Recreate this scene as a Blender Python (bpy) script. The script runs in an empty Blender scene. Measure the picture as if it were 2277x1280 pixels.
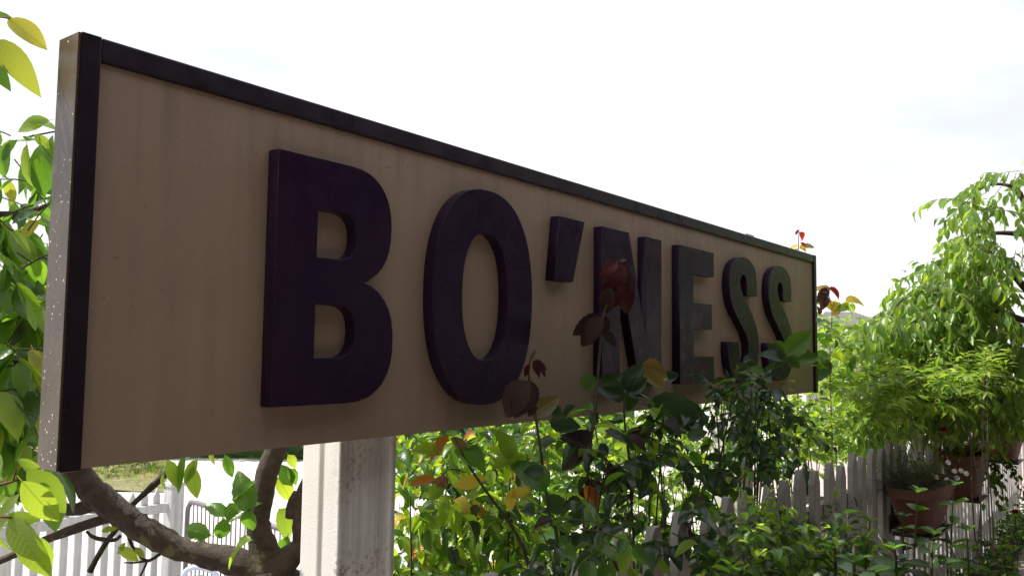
import bpy, math, random
import numpy as np
from mathutils import Vector, Matrix
random.seed(7); RS = np.random.RandomState(11)
scene = bpy.context.scene
C = scene.collection

# ---------------------------------------------------------------- camera
cd = bpy.data.cameras.new('camera'); cam = bpy.data.objects.new('camera', cd); C.objects.link(cam)
F = 1875.0
cd.sensor_width = 36; cd.lens = F / 2277 * 36; cd.clip_start = .02; cd.clip_end = 1500
M = np.array([[0.999917932159235, -0.012811281996717576, 0.],
              [-0.0009257267283616785, -0.0722527812755279, -0.9973859226136967],
              [0.012777792314160402, 0.9973040693046185, -0.0722587113919483]])
CP = np.array([0, 0, 1.6])
cam.matrix_world = Matrix([[*M[0], 0], [*M[1], 0], [*M[2], 1.6], [0, 0, 0, 1]])
scene.camera = cam

# ---------------------------------------------------------------- light
SUN_EL = math.radians(50)
sh = Vector((-.98, .18, 0)).normalized()            # horizontal direction towards the sun (behind the sign, to the left)
sun_dir = Vector((sh.x * math.cos(SUN_EL), sh.y * math.cos(SUN_EL), math.sin(SUN_EL)))
sl = bpy.data.lights.new('sun', 'SUN'); sl.energy = 5.0; sl.angle = math.radians(.53); sl.color = (1, .95, .86)
so = bpy.data.objects.new('sun', sl); C.objects.link(so)
so.rotation_euler = sun_dir.to_track_quat('Z', 'Y').to_euler(); so.location = (-20, 10, 30)
w = bpy.data.worlds.new('World'); scene.world = w; w.use_nodes = True
nt = w.node_tree; N = nt.nodes; L = nt.links
for x in list(N): N.remove(x)
wo = N.new('ShaderNodeOutputWorld'); bg = N.new('ShaderNodeBackground'); bg.inputs[1].default_value = .1
sky = N.new('ShaderNodeTexSky'); sky.sky_type = 'NISHITA'; sky.sun_disc = False
sky.sun_elevation = SUN_EL; sky.sun_rotation = math.atan2(sh.x, sh.y); sky.dust_density = 3
tc = N.new('ShaderNodeTexCoord'); mp = N.new('ShaderNodeMapping'); mp.inputs['Scale'].default_value = (1, 1, 3)
ns = N.new('ShaderNodeTexNoise'); ns.inputs['Scale'].default_value = 2.2; ns.inputs['Detail'].default_value = 6
rp = N.new('ShaderNodeValToRGB'); rp.color_ramp.elements[0].position = .38; rp.color_ramp.elements[0].color = (.68, .68, .68, 1)
rp.color_ramp.elements[1].position = .58; rp.color_ramp.elements[1].color = (1, 1, 1, 1)
mx = N.new('ShaderNodeMixRGB'); mx.inputs[2].default_value = (7.9, 8.0, 8.2, 1)
L.new(tc.outputs['Generated'], mp.inputs[0]); L.new(mp.outputs[0], ns.inputs[0]); L.new(ns.outputs[0], rp.inputs[0])
L.new(rp.outputs[0], mx.inputs[0]); L.new(sky.outputs[0], mx.inputs[1]); L.new(mx.outputs[0], bg.inputs[0]); L.new(bg.outputs[0], wo.inputs[0])
scene.view_settings.view_transform = 'Standard'; scene.view_settings.look = 'None'
scene.view_settings.exposure = .6; scene.view_settings.gamma = 1; scene.view_settings.use_curve_mapping = False
try:
    scene.cycles.max_bounces = 8; scene.cycles.transparent_max_bounces = 8
except Exception: pass

# ---------------------------------------------------------------- sign frame (u along the sign, t out of its face, v up)
D0 = 1.457077853
O = np.array([-0.75262005, 1.42170985, 1.38581934]); dd = np.array([0.6022861, 0.79828031, 0.]); nn = np.array([0.79828031, -0.6022861, 0.])
OG = np.array([O[0], O[1], 0.])
def ray(px, py): return M @ np.array([(px - 1138.5) / F, -(py - 640) / F, -1.])
def P(px, py, dep): return CP + ray(px, py) * dep
def PT(px, py, t):
    r = ray(px, py); return CP + r * ((-D0 + t) / np.dot(r, nn))
def S(u, t, z): return OG + dd * u + nn * t + np.array([0, 0, z])
def project(p):
    c = M.T @ (np.asarray(p) - CP)
    if c[2] > -.05: return None
    return 1138.5 + F * c[0] / -c[2], 640 - F * c[1] / -c[2], -c[2]
ROTZ = math.atan2(dd[1], dd[0])

# ---------------------------------------------------------------- object helpers
def tag(o, label=None, cat=None, group=None, kind=None):
    for k, v in (('label', label), ('category', cat), ('group', group), ('kind', kind)):
        if v: o[k] = v
    return o
def thing(name, loc, label, cat, group=None):
    o = bpy.data.objects.new(name, None); C.objects.link(o); o.location = Vector(loc); o.empty_display_size = .1
    return tag(o, label, cat, group)
def link(name, me, parent=None, mw=None):
    o = bpy.data.objects.new(name, me); C.objects.link(o)
    if mw is not None: o.matrix_basis = mw
    if parent is not None:
        o.parent = parent; base = parent
        T = Vector((0, 0, 0))
        while base is not None: T += base.location if base.type == 'EMPTY' else Vector((0, 0, 0)); base = base.parent
        o.matrix_parent_inverse = Matrix.Translation(-T)
    return o
def mesh(name, verts, faces, mats, uvs=None, smooth=False, midx=None):
    me = bpy.data.meshes.new(name)
    me.from_pydata([tuple(map(float, v)) for v in verts], [], faces)
    for m in (mats if isinstance(mats, (list, tuple)) else [mats]): me.materials.append(m)
    if uvs is not None:
        ul = me.uv_layers.new(name='UVMap'); li = np.zeros(len(me.loops), int); me.loops.foreach_get('vertex_index', li)
        ul.data.foreach_set('uv', np.asarray(uvs, float)[li].ravel())
    if smooth: me.polygons.foreach_set('use_smooth', [True] * len(me.polygons))
    if midx is not None: me.polygons.foreach_set('material_index', midx)
    me.update(); return me
class MB:
    def __init__(s): s.v = []; s.f = []
    def add(s, v, f):
        b = len(s.v); s.v += [tuple(map(float, q)) for q in v]; s.f += [tuple(b + i for i in q) for q in f]
    def box(s, c, sz, fr=None):
        c = np.array(c, float); ax = fr or (dd, nn, np.array([0, 0, 1.]))
        vs = [c + ax[0] * sx * sz[0] / 2 + ax[1] * sy * sz[1] / 2 + ax[2] * szz * sz[2] / 2 for sx in (-1, 1) for sy in (-1, 1) for szz in (-1, 1)]
        s.add(vs, [(0, 1, 3, 2), (4, 6, 7, 5), (0, 4, 5, 1), (2, 3, 7, 6), (0, 2, 6, 4), (1, 5, 7, 3)])
    def prism(s, poly, z0, z1, to):
        n = len(poly); vs = [to(a, b, z0) for a, b in poly] + [to(a, b, z1) for a, b in poly]
        s.add(vs, [tuple(range(n - 1, -1, -1)), tuple(range(n, 2 * n))] + [(i, (i + 1) % n, n + (i + 1) % n, n + i) for i in range(n)])
    def obj(s, name, mat, parent=None, bevel=0, smooth=False):
        me = mesh(name, s.v, s.f, mat, smooth=smooth)
        import bmesh
        bm = bmesh.new(); bm.from_mesh(me); bmesh.ops.recalc_face_normals(bm, faces=bm.faces); bm.to_mesh(me); bm.free()
        o = link(name, me, parent)
        if bevel:
            b = o.modifiers.new('b', 'BEVEL'); b.width = bevel; b.segments = 2; b.limit_method = 'ANGLE'
        return o
def catmull(pts, sub):
    p = np.array(pts, float)
    if len(p) < 3: sub = max(sub, 1)
    q = np.vstack([2 * p[0] - p[1], p, 2 * p[-1] - p[-2]]); out = []
    for i in range(1, len(q) - 2):
        for k in range(sub):
            s = k / sub
            out.append(.5 * ((2 * q[i]) + (-q[i - 1] + q[i + 1]) * s + (2 * q[i - 1] - 5 * q[i] + 4 * q[i + 1] - q[i + 2]) * s * s + (-q[i - 1] + 3 * q[i] - 3 * q[i + 1] + q[i + 2]) * s ** 3))
    out.append(p[-1]); return np.array(out)
def tube(mb, pts, rad, sides=6, sub=4, bump=0, cap=True):
    """pts: centre points, rad: radius per point"""
    pr = np.hstack([np.array(pts, float), np.array(rad, float).reshape(-1, 1)])
    c = catmull(pr, sub); p = c[:, :3]; r = np.maximum(c[:, 3], .0004)
    tg = np.gradient(p, axis=0); tg /= np.linalg.norm(tg, axis=1)[:, None] + 1e-9
    a = np.cross(tg[0], [0.3, .1, 1.]); a /= np.linalg.norm(a) + 1e-9
    vs = []; ang = np.arange(sides) / sides * 2 * math.pi
    for i in range(len(p)):
        a = a - tg[i] * np.dot(a, tg[i]); a /= np.linalg.norm(a) + 1e-9; b = np.cross(tg[i], a)
        rr = r[i] * (1 + (bump * RS.randn(sides) if bump else 0))
        vs.append(p[i] + (a[None] * np.cos(ang)[:, None] + b[None] * np.sin(ang)[:, None]) * np.reshape(rr, (-1, 1)))
    vs = np.vstack(vs); n = len(p); f = []
    for i in range(n - 1):
        for k in range(sides):
            k2 = (k + 1) % sides; f.append((i * sides + k, i * sides + k2, (i + 1) * sides + k2, (i + 1) * sides + k))
    if cap: f.append(tuple(range(sides - 1, -1, -1))); f.append(tuple((n - 1) * sides + k for k in range(sides)))
    mb.add(vs, f)

# ---------------------------------------------------------------- materials
class G:
    """tiny node-graph helper"""
    def __init__(s, name):
        s.m = bpy.data.materials.new(name); s.m.use_nodes = True; s.t = s.m.node_tree; s.b = s.t.nodes['Principled BSDF']; s.out = s.t.nodes['Material Output']
    def n(s, typ, **k):
        x = s.t.nodes.new('ShaderNode' + typ)
        for a, v in k.items():
            if hasattr(x, a): setattr(x, a, v)
            else: x.inputs[a.replace('_', ' ')].default_value = v
        return x
    def l(s, a, b): s.t.links.new(a, b)
    def coord(s, kind='Object', scale=(1, 1, 1), rot=(0, 0, 0)):
        c = s.n('TexCoord'); m = s.n('Mapping'); m.inputs['Scale'].default_value = scale; m.inputs['Rotation'].default_value = rot
        s.l(c.outputs[kind], m.inputs[0]); return m.outputs[0]
    def noise(s, co, scale, detail=4, rough=.5):
        x = s.n('TexNoise'); x.inputs['Scale'].default_value = scale; x.inputs['Detail'].default_value = detail; x.inputs['Roughness'].default_value = rough
        s.l(co, x.inputs[0]); return x.outputs[0]
    def ramp(s, v, stops):
        r = s.n('ValToRGB'); e = r.color_ramp.elements
        while len(e) < len(stops): e.new(.5)
        for i, (p, c) in enumerate(stops): e[i].position = p; e[i].color = c if len(c) == 4 else (*c, 1)
        s.l(v, r.inputs[0]); return r.outputs[0]
    def mix(s, fac, a, b, mode='MIX'):
        x = s.n('MixRGB'); x.blend_type = mode
        for i, q in enumerate((fac, a, b)):
            if isinstance(q, (int, float)): x.inputs[i].default_value = q
            elif isinstance(q, tuple): x.inputs[i].default_value = (*q, 1)
            else: s.l(q, x.inputs[i])
        return x.outputs[0]
    def bump(s, v, st, dist=.002):
        x = s.n('Bump'); x.inputs['Strength'].default_value = st; x.inputs['Distance'].default_value = dist
        s.l(v, x.inputs['Height']); s.l(x.outputs[0], s.b.inputs['Normal']); return x.outputs[0]
    def done(s, col=None, rough=None, **k):
        if col is not None:
            if isinstance(col, tuple): s.b.inputs['Base Color'].default_value = (*col, 1)
            else: s.l(col, s.b.inputs['Base Color'])
        if rough is not None:
            if isinstance(rough, float): s.b.inputs['Roughness'].default_value = rough
            else: s.l(rough, s.b.inputs['Roughness'])
        for a, v in k.items(): s.b.inputs[a.replace('_', ' ')].default_value = v
        return s.m
BW = lambda a: (a, a, a)
def m_cream():
    g = G('cream_paint'); co = g.coord(rot=(0, 0, -ROTZ)); co2 = g.coord(rot=(0, 0, -ROTZ), scale=(1, 1, .06)); co3 = g.coord(rot=(0, 0, -ROTZ), scale=(.05, 1, 1))
    c = g.ramp(g.noise(co, 2.2, 6), [(.3, (.255, .178, .126)), (.7, (.31, .222, .155))])
    c = g.mix(g.ramp(g.noise(co2, 26, 5), [(.42, BW(.0)), (.8, BW(.5))]), c, (.19, .135, .10))
    c = g.mix(g.ramp(g.noise(co3, 60, 4), [(.5, BW(.0)), (.8, BW(.3))]), c, (.34, .25, .18))
    sp = g.n('SeparateXYZ'); g.l(co, sp.inputs[0])
    top = g.ramp(sp.outputs[2], [(.0, BW(0)), (1, BW(1))]); mr = g.n('MapRange'); g.l(sp.outputs[2], mr.inputs[0])
    mr.inputs[1].default_value = 1.86; mr.inputs[2].default_value = 2.10; mr.inputs[3].default_value = 0.; mr.inputs[4].default_value = 1.
    st = g.ramp(g.noise(g.coord(rot=(0, 0, -ROTZ), scale=(1, 1, .03)), 34, 4), [(.48, BW(0)), (.72, BW(.45))])
    c = g.mix(g.mix(1., st, mr.outputs[0], 'MULTIPLY'), c, (.13, .095, .072))
    c = g.mix(g.ramp(g.noise(co, 95, 2), [(.735, BW(0)), (.76, BW(.8))]), c, (.10, .07, .05))
    c = g.mix(g.ramp(g.noise(co, 33, 3, .7), [(.74, BW(0)), (.80, BW(.35))]), c, (.15, .10, .075))
    g.bump(g.noise(co, 160, 4), .12, .002)
    return g.done(c, g.ramp(g.noise(co, 8), [(.3, BW(.40)), (.7, BW(.6))]))
def m_gloss(name, col, col2, r0=.16, r1=.38, bs=.35, spec=.42):
    g = G(name); co = g.coord(rot=(0, 0, -ROTZ), scale=(.12, 1, 1)); co1 = g.coord()
    c = g.mix(g.ramp(g.noise(co1, 9, 4), [(.35, BW(0)), (.7, BW(1))]), col, col2)
    h = g.noise(co, 130, 4, .6); g.bump(h, bs, .0015)
    return g.done(c, g.ramp(g.noise(co1, 14), [(.3, BW(r0)), (.7, BW(r1))]), Specular_IOR_Level=spec)
def m_spotty(name, a, b, spot, rough, sc=40, spots=(.62, .68), bstr=.5, bdist=.003, vert=False):
    g = G(name); co = g.coord(); c = g.ramp(g.noise(co, 5, 6), [(.3, a), (.7, b)])
    if vert:
        cv = g.coord(scale=(1, 1, .05)); c = g.mix(g.ramp(g.noise(cv, 40, 4), [(.45, BW(0)), (.75, BW(.6))]), c, tuple(x * .55 for x in a))
    c = g.mix(g.ramp(g.noise(co, sc, 3, .7), [(spots[0], BW(0)), (spots[1], BW(.85))]), c, spot)
    g.bump(g.noise(co, sc * 4, 5, .6), bstr, bdist); return g.done(c, rough)
def m_bark(name='bark', lichen=True, a=(.03, .019, .013), b=(.095, .062, .042)):
    g = G(name); co = g.coord(); c = g.ramp(g.noise(co, 30, 8, .65), [(.3, a), (.7, b)])
    if lichen:
        c = g.mix(g.ramp(g.noise(co, 11, 5, .6), [(.60, BW(0)), (.66, BW(.85))]), c, (.18, .165, .075))
        c = g.mix(g.ramp(g.noise(co, 19, 3, .6), [(.68, BW(0)), (.74, BW(.8))]), c, (.22, .08, .03))
    g.bump(g.noise(co, 45, 8, .75), 1., .012); return g.done(c, .75)
def m_leaf(name, top, trans, rough=.38, var=.35, tf=.5, vein=(1.25, 1.25, 1.0)):
    g = G(name)
    oi = g.n('ObjectInfo'); gm = g.n('NewGeometry'); ad = g.n('Math', operation='ADD'); fr = g.n('Math', operation='FRACT')
    g.l(oi.outputs['Random'], ad.inputs[0]); g.l(gm.outputs['Random Per Island'], ad.inputs[1]); g.l(ad.outputs[0], fr.inputs[0])
    r = fr.outputs[0]
    uv = g.n('UVMap'); sp = g.n('SeparateXYZ'); g.l(uv.outputs[0], sp.inputs[0])
    # midrib and side veins from the leaf's own uv
    a = g.n('Math', operation='SUBTRACT'); a.inputs[1].default_value = .5; g.l(sp.outputs[1], a.inputs[0])
    ab = g.n('Math', operation='ABSOLUTE'); g.l(a.outputs[0], ab.inputs[0])
    k = g.n('Math', operation='MULTIPLY'); k.inputs[1].default_value = -.45; g.l(ab.outputs[0], k.inputs[0])
    s2 = g.n('Math', operation='ADD'); g.l(sp.outputs[0], s2.inputs[0]); g.l(k.outputs[0], s2.inputs[1])
    m7 = g.n('Math', operation='MULTIPLY'); m7.inputs[1].default_value = 9.; g.l(s2.outputs[0], m7.inputs[0])
    pp = g.n('Math', operation='PINGPONG'); pp.inputs[1].default_value = .5; g.l(m7.outputs[0], pp.inputs[0])
    v2 = g.ramp(pp.outputs[0], [(0, BW(.55)), (.10, BW(0))]); v1 = g.ramp(ab.outputs[0], [(0.008, BW(1)), (.03, BW(0))])
    ve = g.mix(1., v1, v2, 'LIGHTEN')
    dk = tuple(x * (1 - var) for x in top); lt = (top[0] * (1 + var * 1.6), top[1] * (1 + var), top[2])
    ct = g.ramp(r, [(0, dk), (.5, top), (1, lt)])
    cn = g.mix(g.ramp(g.noise(g.coord(), 45, 3), [(.35, BW(0)), (.7, BW(.35))]), ct, tuple(x * .6 for x in top))
    ct2 = g.mix(ve, cn, tuple(min(1, x * y * 1.5) for x, y in zip(top, vein)))
    tdk = tuple(x * (1 - var * .9) for x in trans); tlt = (min(1, trans[0] * (1 + var * 1.3)), min(1, trans[1] * (1 + var * .5)), trans[2])
    tt = g.ramp(r, [(0, tdk), (.5, trans), (1, tlt)]); tt = g.mix(ve, tt, tuple(x * .62 for x in trans))
    tr = g.n('BsdfTranslucent'); g.l(tt, tr.inputs[0]); g.bump(pp.outputs[0], .25, .002)
    g.done(ct2, rough); ms = g.n('MixShader'); ms.inputs[0].default_value = tf
    g.l(g.b.outputs[0], ms.inputs[1]); g.l(tr.outputs[0], ms.inputs[2]); g.l(ms.outputs[0], g.out.inputs[0]); return g.m
cream = m_cream()
frame_paint = m_gloss('dark_frame_paint', (.012, .006, .012), (.018, .010, .016), .25, .45, .35, .28)
letter_paint = m_gloss('dark_maroon_letter_paint', (.016, .006, .023), (.024, .010, .028), .22, .36, .42, .20)
end_paint = m_gloss('weathered_gloss_paint', (.075, .045, .025), (.035, .024, .018), .16, .34, .5)
def m_post():
    g = G('white_masonry_paint'); co = g.coord(rot=(0, 0, -ROTZ)); sp = g.n('SeparateXYZ'); g.l(co, sp.inputs[0])
    mr = g.n('MapRange'); g.l(sp.outputs[1], mr.inputs[0]); mr.inputs[1].default_value = D0 + .10; mr.inputs[2].default_value = D0 + .082; mr.inputs[3].default_value = .08; mr.inputs[4].default_value = 1.
    c = g.ramp(g.noise(co, 5, 6), [(.3, (.74, .71, .68)), (.7, (.80, .78, .75))])
    cl = g.ramp(g.noise(co, 7, 5, .6), [(.40, BW(0)), (.7, BW(1))]); sk = g.ramp(g.noise(co, 70, 6, .7), [(.50, BW(0)), (.62, BW(1))])
    c = g.mix(g.mix(1., g.mix(1., cl, sk, 'MULTIPLY'), mr.outputs[0], 'MULTIPLY'), c, (.17, .12, .09))
    st = g.ramp(g.noise(g.coord(rot=(0, 0, -ROTZ), scale=(1, 1, .04)), 45, 4), [(.45, BW(0)), (.7, BW(.55))])
    c = g.mix(g.mix(1., st, mr.outputs[0], 'MULTIPLY'), c, (.26, .21, .175))
    g.bump(g.noise(co, 180, 6, .7), .4, .003); return g.done(c, .8)
post_white = m_post()
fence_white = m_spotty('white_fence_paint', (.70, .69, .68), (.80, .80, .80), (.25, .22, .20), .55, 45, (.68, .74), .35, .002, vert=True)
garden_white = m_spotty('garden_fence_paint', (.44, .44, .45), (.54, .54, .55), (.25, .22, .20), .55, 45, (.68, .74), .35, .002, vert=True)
shaded_old_white = m_spotty('shaded_weathered_fence_paint', (.30, .28, .26), (.42, .40, .38), (.12, .10, .09), .7, 45, (.63, .7), .5, .002, vert=True)  # worn white, with the shade on the near fence put into its colour
terracotta = m_spotty('terracotta', (.10, .037, .024), (.16, .055, .034), (.05, .028, .02), .7, 25, (.6, .75), .3, .002)
soil = m_spotty('soil', (.028, .02, .013), (.06, .042, .028), (.1, .08, .06), .95, 60, (.62, .7), 1., .01)
dark_metal = m_spotty('dark_galvanised_metal', (.10, .09, .10), (.16, .15, .16), (.12, .06, .04), .45, 40, (.7, .75), .1)
black_metal = m_spotty('black_metal', (.02, .02, .02), (.03, .03, .03), (.06, .04, .03), .5, 40, (.7, .75), .1)
bark = m_bark(); twig_m = m_bark('green_brown_stem', False, (.045, .04, .02), (.10, .10, .04)); red_stem = m_bark('red_stem', False, (.14, .03, .02), (.22, .06, .04))
pale_twig = m_bark('pale_twig', False, (.16, .13, .09), (.26, .21, .15))
slate = m_spotty('slate', (.13, .12, .13), (.19, .175, .19), (.08, .07, .08), .6, 8, (.6, .7), .2)
LV = dict(
    cherry=m_leaf('cherry_leaf', (.065, .15, .02), (.22, .46, .03), .32),
    cherry_dark=m_leaf('dark_cherry_leaf', (.035, .085, .02), (.10, .24, .02), .28, tf=.4),
    cherry_young=m_leaf('young_cherry_leaf', (.13, .22, .03), (.42, .62, .05), .34),
    cherry_yellow=m_leaf('yellowing_leaf', (.22, .24, .04), (.52, .58, .06), .4),
    rose=m_leaf('rose_leaf', (.04, .10, .02), (.20, .44, .03), .3),
    rose_lime=m_leaf('lime_rose_leaf', (.12, .21, .02), (.50, .76, .04), .33),
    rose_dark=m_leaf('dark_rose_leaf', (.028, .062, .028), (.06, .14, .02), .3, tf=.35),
    red=m_leaf('red_new_leaf', (.16, .018, .02), (.50, .03, .03), .35),
    red_dark=m_leaf('dark_red_new_leaf', (.05, .007, .011), (.07, .007, .010), .45, tf=.4),
    brown=m_leaf('bronze_rose_leaf', (.032, .017, .018), (.075, .028, .022), .65, tf=.35),
    orange=m_leaf('orange_leaf', (.42, .13, .02), (.80, .30, .03), .45),
    yellow=m_leaf('yellow_leaf', (.40, .30, .03), (.85, .65, .05), .4),
    olive=m_leaf('olive_leaf', (.16, .13, .03), (.28, .22, .04), .45, tf=.3),
    tree=m_leaf('weeping_tree_leaf', (.12, .215, .05), (.32, .54, .06), .27, .4),
    shrub=m_leaf('shrub_leaf', (.125, .23, .04), (.36, .60, .05), .3, .45),
    shrub_lime=m_leaf('lime_shrub_leaf', (.18, .29, .05), (.50, .70, .07), .35),
    ever=m_leaf('dark_evergreen_leaf', (.035, .075, .02), (.08, .18, .02), .35),
    grey=m_leaf('heather_leaf', (.075, .07, .07), (.10, .10, .08), .6),
    far=m_leaf('far_tree_leaf', (.06, .09, .055), (.10, .15, .06), .6),
    fringe=m_leaf('dry_pot_plant_leaf', (.22, .17, .06), (.40, .30, .07), .6),
)

# ---------------------------------------------------------------- leaf shapes
def leaf_t(p, q, half, rows, fold, curl, serr=0., twist=0., pet=.12):
    v = []; f = []; uv = []; prev = None
    sm = p / (p + q); wm = sm ** p * (1 - sm) ** q
    for i in range(rows + 1):
        s = i / rows; w_ = half * (s ** p * (1 - s) ** q) / wm
        if serr and 0 < i < rows: w_ *= 1 + (serr if i % 2 else -serr)
        zc = -curl * s * s
        if i in (0, rows): v.append((s, 0, zc)); uv.append((s, .5)); cur = (len(v) - 1,)
        else:
            tw = twist * math.sin(s * 5)
            for sd in (-1, 0, 1):
                v.append((s, sd * w_, zc + abs(sd) * fold * w_ + sd * tw * w_)); uv.append((s, .5 + .5 * sd * w_ / half))
            cur = (len(v) - 3, len(v) - 2, len(v) - 1)
        if prev is not None:
            if len(prev) == 1: f += [(prev[0], cur[0], cur[1]), (prev[0], cur[1], cur[2])] if len(cur) == 3 else []
            elif len(cur) == 1: f += [(prev[0], cur[0], prev[1]), (prev[1], cur[0], prev[2])]
            else: f += [(prev[0], cur[0], cur[1], prev[1]), (prev[1], cur[1], cur[2], prev[2])]
        prev = cur
    if pet:
        b = len(v); v += [(-pet, -.008, .01), (-pet, .008, .01), (.02, .01, 0), (.02, -.01, 0)]; uv += [(0, .5)] * 4; f.append((b, b + 3, b + 2, b + 1))
    return np.array(v), f, np.array(uv)
SH = {}
def shape(name, p, q, half, serr=.0, hi=9, lo=4, n=3, pet=.12, fold=.35, curl=.25):
    for lod, rows in (('hi', hi), ('lo', lo)):
        rs = np.random.RandomState(len(name))
        SH[name, lod] = [leaf_t(p, q, half, rows, fold * rs.uniform(.3, 1.5), curl * rs.uniform(.2, 1.8), serr if lod == 'hi' else 0, rs.uniform(-.25, .25), pet) for _ in range(n)]
shape('rose', .62, .85, .30, .05, 12, curl=.5, fold=.45)
shape('cherry', .85, 1.0, .225, .02, 12, 5)
shape('lance', .9, 1.1, .16, 0, 7, 4)
shape('pear', .8, 1.0, .235, 0, 8, 4, curl=.45)
shape('oval', .6, .75, .29, 0, 7, 4)
shape('blade', .3, 1.2, .045, 0, 4, 2, pet=0, curl=.5)
shape('petal', .7, .35, .40, 0, 6, 3, pet=0, curl=.4, fold=.5)
MC = {}
def leaf_mesh(sp, var, mat):
    k = (sp, var, mat)
    if k not in MC:
        v, f, uv = SH[sp, 'hi'][var]; MC[k] = mesh('leaf_' + sp, v, f, LV[mat], uv, True)
    return MC[k]
def orient(dirv, up, size, pos):
    x = np.array(dirv, float); x /= np.linalg.norm(x) + 1e-9
    z = np.array(up, float) - x * np.dot(up, x)
    if np.linalg.norm(z) < 1e-3: z = np.cross(x, [1, .3, .2])
    z /= np.linalg.norm(z); y = np.cross(z, x)
    m = np.eye(4); m[:3, 0] = x * size; m[:3, 1] = y * size; m[:3, 2] = z * size; m[:3, 3] = pos; return m
def rv(s=1.): return RS.randn(3) * s
class Plant:
    def __init__(s, name, loc, label, cat, group=None, sp='rose', mats=(('rose', 1.),), nobj=220, stem=None):
        s.root = thing(name, loc, label, cat, group); s.sp = sp; s.m = [a for a, _ in mats]; w_ = np.array([b for _, b in mats], float); s.w = w_ / w_.sum()
        s.lv = []; s.tw = MB(); s.nobj = nobj; s.stem = stem or twig_m
    def leaf(s, pos, dirv, up, size, mat=None, sp=None):
        s.lv.append((sp or s.sp, RS.randint(3), mat or s.m[RS.choice(len(s.m), p=s.w)], orient(dirv, up, size, pos)))
    def spray(s, p0, dirv, length, n, size, droop=.5, spread=.9, r=.0015, upb=1., mat=None, leafdroop=.3, wig=.15, bare=.15):
        d_ = np.array(dirv, float); d_ /= np.linalg.norm(d_) + 1e-9; pts = [np.array(p0, float)]; seg = 5
        for k in range(seg):
            d_ = d_ + np.array([0, 0, -droop / seg]) + rv(wig / seg ** .5); d_ /= np.linalg.norm(d_); pts.append(pts[-1] + d_ * length / seg)
        tube(s.tw, pts, [r * (1 - .7 * k / seg) for k in range(seg + 1)], 4, 1, cap=False)
        pts = np.array(pts); side = np.cross(d_, [0, 0, 1.]); side /= np.linalg.norm(side) + 1e-6
        for k in range(n):
            q = bare + (1 - bare) * (k + .3 * RS.rand()) / n * .999; i = min(int(q * seg), seg - 1); fr = q * seg - i; pos = pts[i] * (1 - fr) + pts[i + 1] * fr
            ax = pts[i + 1] - pts[i]; ax /= np.linalg.norm(ax)
            sd = (1 if k % 2 else -1)
            ld = ax * (1 - spread * .55) + side * sd * spread + np.array([0, 0, -leafdroop]) + rv(.22)
            if k == n - 1: ld = ax + np.array([0, 0, -leafdroop])
            s.leaf(pos, ld, np.array([0, 0, upb]) + rv(.45), size * RS.uniform(.65, 1.15), mat)
    def cloud(s, pts, length, n, size, dirf, **k):
        for p in pts: s.spray(p, dirf(p) + rv(.35), length * RS.uniform(.6, 1.3), max(2, int(n * RS.uniform(.7, 1.3))), size * RS.uniform(.8, 1.2), **k)
    def done(s, minpx=10, parts=True):
        sc = []
        for i, (sp, v, m, mt) in enumerate(s.lv):
            q = project(mt[:3, 3]); L_ = np.linalg.norm(mt[:3, 0])
            sc.append(F * L_ / q[2] if q and -30 < q[0] < 2307 and -30 < q[1] < 1310 else 0)
        order = np.argsort(sc)[::-1]; big = set(int(i) for i in order[:s.nobj] if sc[i] >= minpx)
        rest = {}
        for i, (sp, v, m, mt) in enumerate(s.lv):
            if i in big: link('leaf', leaf_mesh(sp, v, m), s.root, Matrix(mt.tolist()))
            else: rest.setdefault((sp, v, m), []).append(mt)
        if rest:
            V = []; U = []; F3 = []; FL = []; MI = []; mats = sorted({k[2] for k in rest}); base = 0
            for (sp, v, m), ms in rest.items():
                tv, tf, tu = SH[sp, 'lo'][v]; A = np.array(ms); k = len(tv)
                vv = np.einsum('nij,kj->nki', A[:, :3, :3], tv) + A[:, None, :3, 3]; V.append(vv.reshape(-1, 3))
                fl = np.concatenate([np.array(f) for f in tf]); fc = np.array([len(f) for f in tf])
                F3.append((fl[None] + base + np.arange(len(A))[:, None] * k).ravel()); FL.append(np.tile(fc, len(A))); MI.append(np.full(len(fc) * len(A), mats.index(m)))
                U.append(np.tile(tu[fl], (len(A), 1))); base += k * len(A)
            V = np.vstack(V); li = np.concatenate(F3); fc = np.concatenate(FL); me = bpy.data.meshes.new('foliage')
            me.vertices.add(len(V)); me.vertices.foreach_set('co', V.ravel()); me.loops.add(len(li)); me.loops.foreach_set('vertex_index', li.astype(np.int32))
            me.polygons.add(len(fc)); me.polygons.foreach_set('loop_start', (np.cumsum(fc) - fc).astype(np.int32)); me.update(calc_edges=True)
            for m in mats: me.materials.append(LV[m])
            me.polygons.foreach_set('material_index', np.concatenate(MI).astype(np.int32)); me.polygons.foreach_set('use_smooth', np.ones(len(fc), bool))
            ul = me.uv_layers.new(name='UVMap'); ul.data.foreach_set('uv', np.vstack(U).ravel()); me.validate(); me.update()
            o = link('foliage', me, s.root); o['kind'] = 'stuff'
        if s.tw.v: o = link('twigs', mesh('twigs', s.tw.v, s.tw.f, s.stem, smooth=True), s.root); o['kind'] = 'stuff'
        return s.root
def inpoly(x, y, poly):
    c = False; n = len(poly)
    for i in range(n):
        (x1, y1), (x2, y2) = poly[i], poly[i - 1]
        if (y1 > y) != (y2 > y) and x < (x2 - x1) * (y - y1) / (y2 - y1) + x1: c = not c
    return c
def fill(poly, n, fn):
    """n points inside an outline seen at (px, py); fn gives each its real place in depth"""
    xs = [p[0] for p in poly]; ys = [p[1] for p in poly]; out = []
    while len(out) < n:
        x = RS.uniform(min(xs), max(xs)); y = RS.uniform(min(ys), max(ys))
        if inpoly(x, y, poly): out.append(fn(x, y))
    return out
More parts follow.
